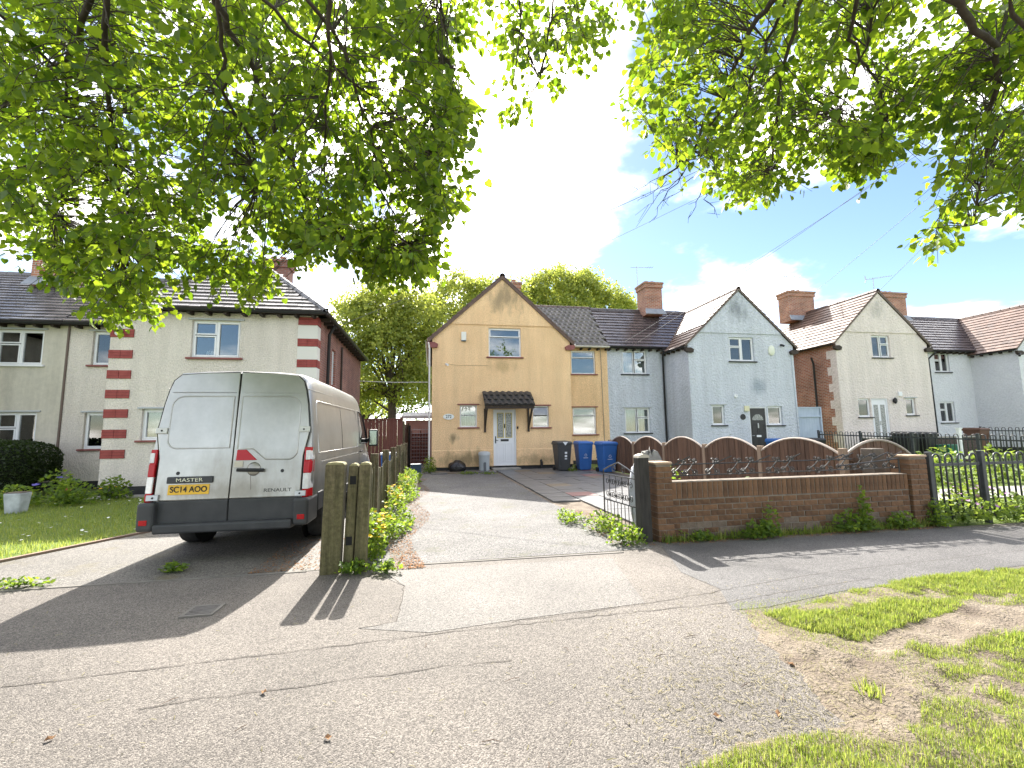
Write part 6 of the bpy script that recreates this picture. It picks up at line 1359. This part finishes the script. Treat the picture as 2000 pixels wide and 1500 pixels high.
l2 = np.stack([2.35+.5*RNG.random(900), 5.45+2.6*RNG.random(900), np.full(900,.009)], 1); l3 = np.stack([3.0+4.4*RNG.random(1100), 5.56-.16*RNG.random(1100)**1.5, np.full(1100,.006)], 1); l4 = np.stack([-1.9+.75*RNG.random(900), 5.35+1.5*RNG.random(900)**1.4, np.full(900,.009)], 1)
lp = np.concatenate([np.stack([lx, ly, np.full(n,.009)], 1), l2, l3, l4]); k_ = len(lp); zdir = np.tile(np.array([0,0,1.]),(k_,1))+RNG.normal(size=(k_,3))*.25
tag(inst('leaf_litter', SM_V, SM_F, lp, basis_rots(RNG.normal(size=(k_,3))*np.array([1,1,.1]), zdir), .012+.014*RNG.random(k_), RUST, None, (0,8,0), kind='stuff'), 'rusty brown leaf litter along the drive edges and wall foot', 'litter')
# lawn on the left with daisies
lawn = sheet('lawn', [(-40,5.4),(-5.7,5.4),(-5.4,5.95),(-4.25,8.2),(-4.25,12.5),(-8.2,12.6),(-40,12.6)], .006, GRASSBASE)
strip('edging', [(-5.62,5.36),(-5.36,5.95),(-4.2,8.2),(-4.2,12.6)], .06, 0, .03, M('edge_pink', (.30,.20,.16), (.22,.16,.12), 5, rough=.9), lawn)
n = 60000; xs = -13+8.8*RNG.random(n); ys = 5.5+7.0*RNG.random(n)**1.25; ok = (xs < -4.35) & (xs < -5.4+(ys-5.95)*.51); xs, ys = xs[ok], ys[ok]
gp = np.stack([xs, ys, np.full(len(xs), .004)], 1)
lg = inst('lawn_grass', BL_V, BL_F, gp, rots(len(gp), .35), .045+.035*RNG.random(len(gp)), GRASS, None, (-8,9,0), kind='stuff'); tag(lg, 'mown lawn grass in front of the roughcast house', 'grass')
di = RNG.choice(len(gp), 230); fmw = flower_mesh(WHT); fbw = np.array([v.co[:] for v in fmw.vertices]); ffw = [tuple(p.vertices) for p in fmw.polygons]
dz = inst('daisies', fbw, ffw, gp[di]+np.array([0,0,.06]), rots(len(di), .3), .024*np.ones(len(di)), WHT, None, (-8,9,0), kind='stuff'); tag(dz, 'white daisies scattered over the lawn', 'daisies'); dz.name = 'daisy_flowers'
strip('kerb_path', [(-8.2,12.9),(-4.2,12.9)], .6, 0, .02, CONC, lawn)
# verge on the right: bare soil with grass
VP0 = [(1440,1193),(1500,1200),(1640,1160),(1800,1130),(2060,1112),(2300,1105),(2300,1700),(1230,1700),(1290,1530),(1380,1478),(1470,1448),(1560,1438),(1650,1425),(1600,1372),(1548,1305),(1500,1255)]
VP = []
for (a_, c_) in zip(VP0, VP0[1:]+VP0[:1]):
    for i in range(6): VP.append((a_[0]+(c_[0]-a_[0])*i/6+(RNG.normal()*9 if c_[0] < 2000 else 0), a_[1]+(c_[1]-a_[1])*i/6+(RNG.normal()*4 if c_[0] < 2000 else 0)))
gv = [ground(x, y) for x, y in VP]; GPv = [(p[0], p[1]) for p in gv]; EV = np.array(GPv)
vb = MB(); st_ = .05; gx0, gx1, gy0, gy1 = EV[:,0].min()-.1, min(EV[:,0].max(), 9.5), EV[:,1].min()-.1, EV[:,1].max()+.1
nx, ny = int((gx1-gx0)/st_)+1, int((gy1-gy0)/st_)+1; hz_ = {}
def soil_h(x, y):
    e = np.min(np.hypot(EV[:,0]-x, EV[:,1]-y)); inside = in_poly(x, y, GPv)
    w = .012*(math.sin(x*9+1)*math.sin(y*11)+.6*math.sin(x*23+y*17)+.5*math.sin(y*31-x*13))
    return (.006+min(e, .25)*.09+w*min(1, e*6)+RNG.normal()*.002) if inside else -.012
vv = [(gx0+i*st_, gy0+j*st_, soil_h(gx0+i*st_, gy0+j*st_)) for j in range(ny) for i in range(nx)]
hz_ = np.array([v[2] for v in vv]).reshape(ny, nx)
vb.add(vv, [(j*nx+i, j*nx+i+1, (j+1)*nx+i+1, (j+1)*nx+i) for j in range(ny-1) for i in range(nx-1) if hz_[j:j+2, i:i+2].max() > -.01])
struct(vb.build('verge', SOIL, smooth=True))
def soil_z(x, y):
    i = min(nx-1, max(0, int(round((x-gx0)/st_)))); j = min(ny-1, max(0, int(round((y-gy0)/st_)))); return max(.0, hz_[j, i])
GA = [(1490,1205),(1640,1160),(1800,1130),(2060,1110),(2060,1185),(1900,1190),(1780,1225),(1700,1262),(1640,1250),(1560,1235)]
GB_ = [(1960,1235),(2300,1200),(2300,1700),(1270,1700),(1330,1515),(1430,1475),(1530,1445),(1640,1430),(1740,1440),(1800,1420),(1800,1370),(1740,1300),(1780,1265),(1880,1275)]
GC_ = [(1430,1180),(1600,1160),(1640,1250),(1720,1290),(1850,1300),(1830,1340),(1700,1300),(1560,1260),(1480,1230)]
NG = np.random.default_rng(21).random((64,64))
def vnoise(x, y):
    i, j = math.floor(x), math.floor(y); u, v = x-i, y-j; u = u*u*(3-2*u); v = v*v*(3-2*v); g = lambda a, c: NG[a % 64, c % 64]
    return (g(i,j)*(1-u)+g(i+1,j)*u)*(1-v)+(g(i,j+1)*(1-u)+g(i+1,j+1)*u)*v
gpts = []; hs = []
def sow(poly, dens, h0, h1):
    g = [ground(x, y) for x, y in poly]; gx = [p[0] for p in g]; gy = [p[1] for p in g]; P = [(p[0], p[1]) for p in g]; A_ = (max(gx)-min(gx))*(max(gy)-min(gy))
    for _ in range(int(A_*dens)):
        x, y = RNG.uniform(min(gx), max(gx)), RNG.uniform(min(gy), max(gy))
        if in_poly(x, y, P):
            cl_ = 2.6*(vnoise(x*2.3, y*3.0)-.5)+1.6*(vnoise(x*7+9, y*8)-.5)
            if cl_ < -.45 and RNG.random() < .8: continue
            gpts.append((x, y, soil_z(x, y)-.002)); hs.append(RNG.uniform(h0, h1)*(1+.35*cl_))
sow(GA, 30000, .012, .040); sow(GB_, 26000, .010, .036); sow(GC_, 9000, .006, .02)
gpts = np.array(gpts); hs = np.maximum(np.array(hs), .015)
vg = inst('verge_grass', BL_V, BL_F, gpts, rots(len(gpts), .75), hs, GRASS, None, (3.5,2.6,0), kind='stuff'); tag(vg, 'sunlit tufty grass on the bare verge beside the footpath', 'grass')
for (px_, py_, lb) in ((1985,1258,'bright grass tuft on the verge soil beside the footpath railing side'), (1700,1362,'coarse dock tuft at the edge of the bare verge patch'), (1950,1370,'leafy weed in the lower verge grass')):
    g = ground(px_, py_); t = thing('grass_tuft', lb, 'grass', (g[0],g[1],0)); k_ = 110
    p_ = np.tile(g, (k_,1))+RNG.normal(size=(k_,3))*np.array([.035,.035,0]); inst('blades', BL_V, BL_F, p_, rots(k_, .5), .045+.05*RNG.random(k_), GRASS, t, ORG[t.name], kind='stuff')
# dry clippings, twigs and leaf bits on the path
CLIP = leaf_mat('clipping', (.17,.15,.07), (.27,.23,.12), (.2,.2,.06), (.3,.3,.1), .2, .7)
cp = []
for _ in range(3800):
    x = RNG.normal(1580,230); y = RNG.normal(1310,110)
    if y > 1130 and x < 2050 and x > 1150+(y-1150)*.1: g = ground(x, min(y,1560)); cp.append((g[0],g[1],.008+soil_z(g[0],g[1])))
for _ in range(260): g = ground(RNG.uniform(0,1500), RNG.uniform(1130,1500)); cp.append((g[0],g[1],.008))
cp = np.array(cp); k_ = len(cp); a_ = RNG.random(k_)*6.28; lay_ = np.stack([np.cos(a_),np.sin(a_),np.zeros(k_)],1); zdir = np.tile(np.array([0,0,1.]),(k_,1))+RNG.normal(size=(k_,3))*.2
Rl = basis_rots(np.cross(zdir, lay_), zdir); Rl = np.stack([Rl[:,:,0], -Rl[:,:,2], Rl[:,:,1]], 2)
co_ = inst('grass_clippings', BL_V, BL_F, cp, Rl, .02+.03*RNG.random(k_), CLIP, None, (2,3,0), kind='stuff'); tag(co_, 'dry grass clippings scattered over the footpath', 'clippings')
TW_ = M('twig_brown', (.10,.065,.045), (.16,.11,.08), 20, rough=.9); DRYL = M('dry_leaf', (.22,.12,.06), (.30,.18,.09), 20, rough=.9)
for i, (x, y) in enumerate(((830,1262),(1105,1270),(1000,1330),(470,1425),(1290,1283),(1350,1245),(1460,1340),(1530,1365),(330,1372),(960,1452),(1070,1500))):
    g = ground(x, y); a = RNG.random()*6.28; b = MB(); l_ = .025+.03*RNG.random()
    b.tube([(g[0]-l_*math.cos(a),g[1]-l_*math.sin(a),.008),(g[0]+.01,g[1]+.008,.011),(g[0]+l_*math.cos(a),g[1]+l_*math.sin(a),.007)], [.0016,.002,.001], 5)
    tag(b.build('fallen_twig', TW_, None, org=(g[0],g[1],0)), 'short brown twig lying on the asphalt footpath', 'twig', 'twigs on the footpath')
for i, (x, y) in enumerate(((97,1447),(640,1445),(1545,1300),(1520,1398),(515,1355),(1400,1402))):
    g = ground(x, y); b = MB(); a = RNG.random()*6.28; q = lambda u, v, z: (g[0]+.022*(u*math.cos(a)-v*math.sin(a)), g[1]+.022*(u*math.sin(a)+v*math.cos(a)), z)
    b.add([q(-1,0,.006),q(-.3,-.6,.018),q(.6,-.45,.010),q(1.1,.1,.022),q(.4,.6,.012),q(-.5,.5,.02),q(0,0,.007)], [(0,1,6),(1,2,6),(2,3,6),(3,4,6),(4,5,6),(5,0,6)])
    tag(b.build('dry_leaf', DRYL, None, org=(g[0],g[1],0)), 'curled dry brown leaf lying on the asphalt footpath', 'leaf', 'dry leaves on the footpath')

# ---------------------------------------------------------------- overhead wires, pole, aerials
WIRE = M('wire_grey', (.10,.10,.11), rough=.6)
PX, PY, PZ = 19.0, 6.5, 13.4
pole = thing('telegraph_pole', 'tall wooden telegraph pole carrying the overhead wires beyond the railing', 'pole', (PX,PY,0))
MB().tube([(PX,PY,-.2),(PX,PY,13.6)], [.16,.11], 12).build('shaft', WOODB, pole)
MB().box(PX-.6,PY-.05,PZ-.1,PX+.6,PY+.05,PZ).build('crossarm', WOODB, pole)
def wire(label, a, c, sag=.25, r=.008):
    a, c = np.array(a, float), np.array(c, float); pts = [a+(c-a)*i/16-np.array([0,0,sag*4*(i/16)*(1-i/16)]) for i in range(17)]
    tag(MB().tube(pts, r, 5).build('overhead_wire', WIRE, None, org=tuple(a)), label, 'wire', 'overhead telephone wires')
wire('overhead wire running from the roughcast house eave to the pole', (-3.1,15.2,5.0), (PX-.5,PY,PZ))
wire('overhead wire running to the yellow house chimney', (4.5,22.7,9.4), (PX-.3,PY,PZ))
wire('overhead wire running to the pale blue house eave', (9.6,19.6,5.6), (PX-.1,PY,PZ)); wire('lower overhead wire running to the pale blue house roof', (8.9,19.6,5.6), (PX+.1,PY,PZ-.3))
wire('overhead wire running to the off-white house gable', (21.6,17.7,8.1), (PX+.3,PY,PZ), .1); wire('overhead wire running to the off-white house chimney', (22.2,22.0,9.4), (PX+.5,PY,PZ), .1)
wire('overhead wire running to the grey-blue house', (30.5,17.6,5.4), (PX+.6,PY,PZ), .2)
aerial(4.2, 22.6, 9.2, 1.35, 'television aerial on the yellow house chimney', True, 2.6)
aerial(11.15, 22.1, 9.0, 1.5, 'thin television aerial beside the pale blue house chimney', False, 3.0)
aerial(20.75, 22.3, 9.2, 1.35, 'television aerial on the off-white house left chimney', True, 3.1)
aerial(26.6, 22.0, 9.3, 1.3, 'television aerial on the far twin chimney of the off-white house', True, 2.4)
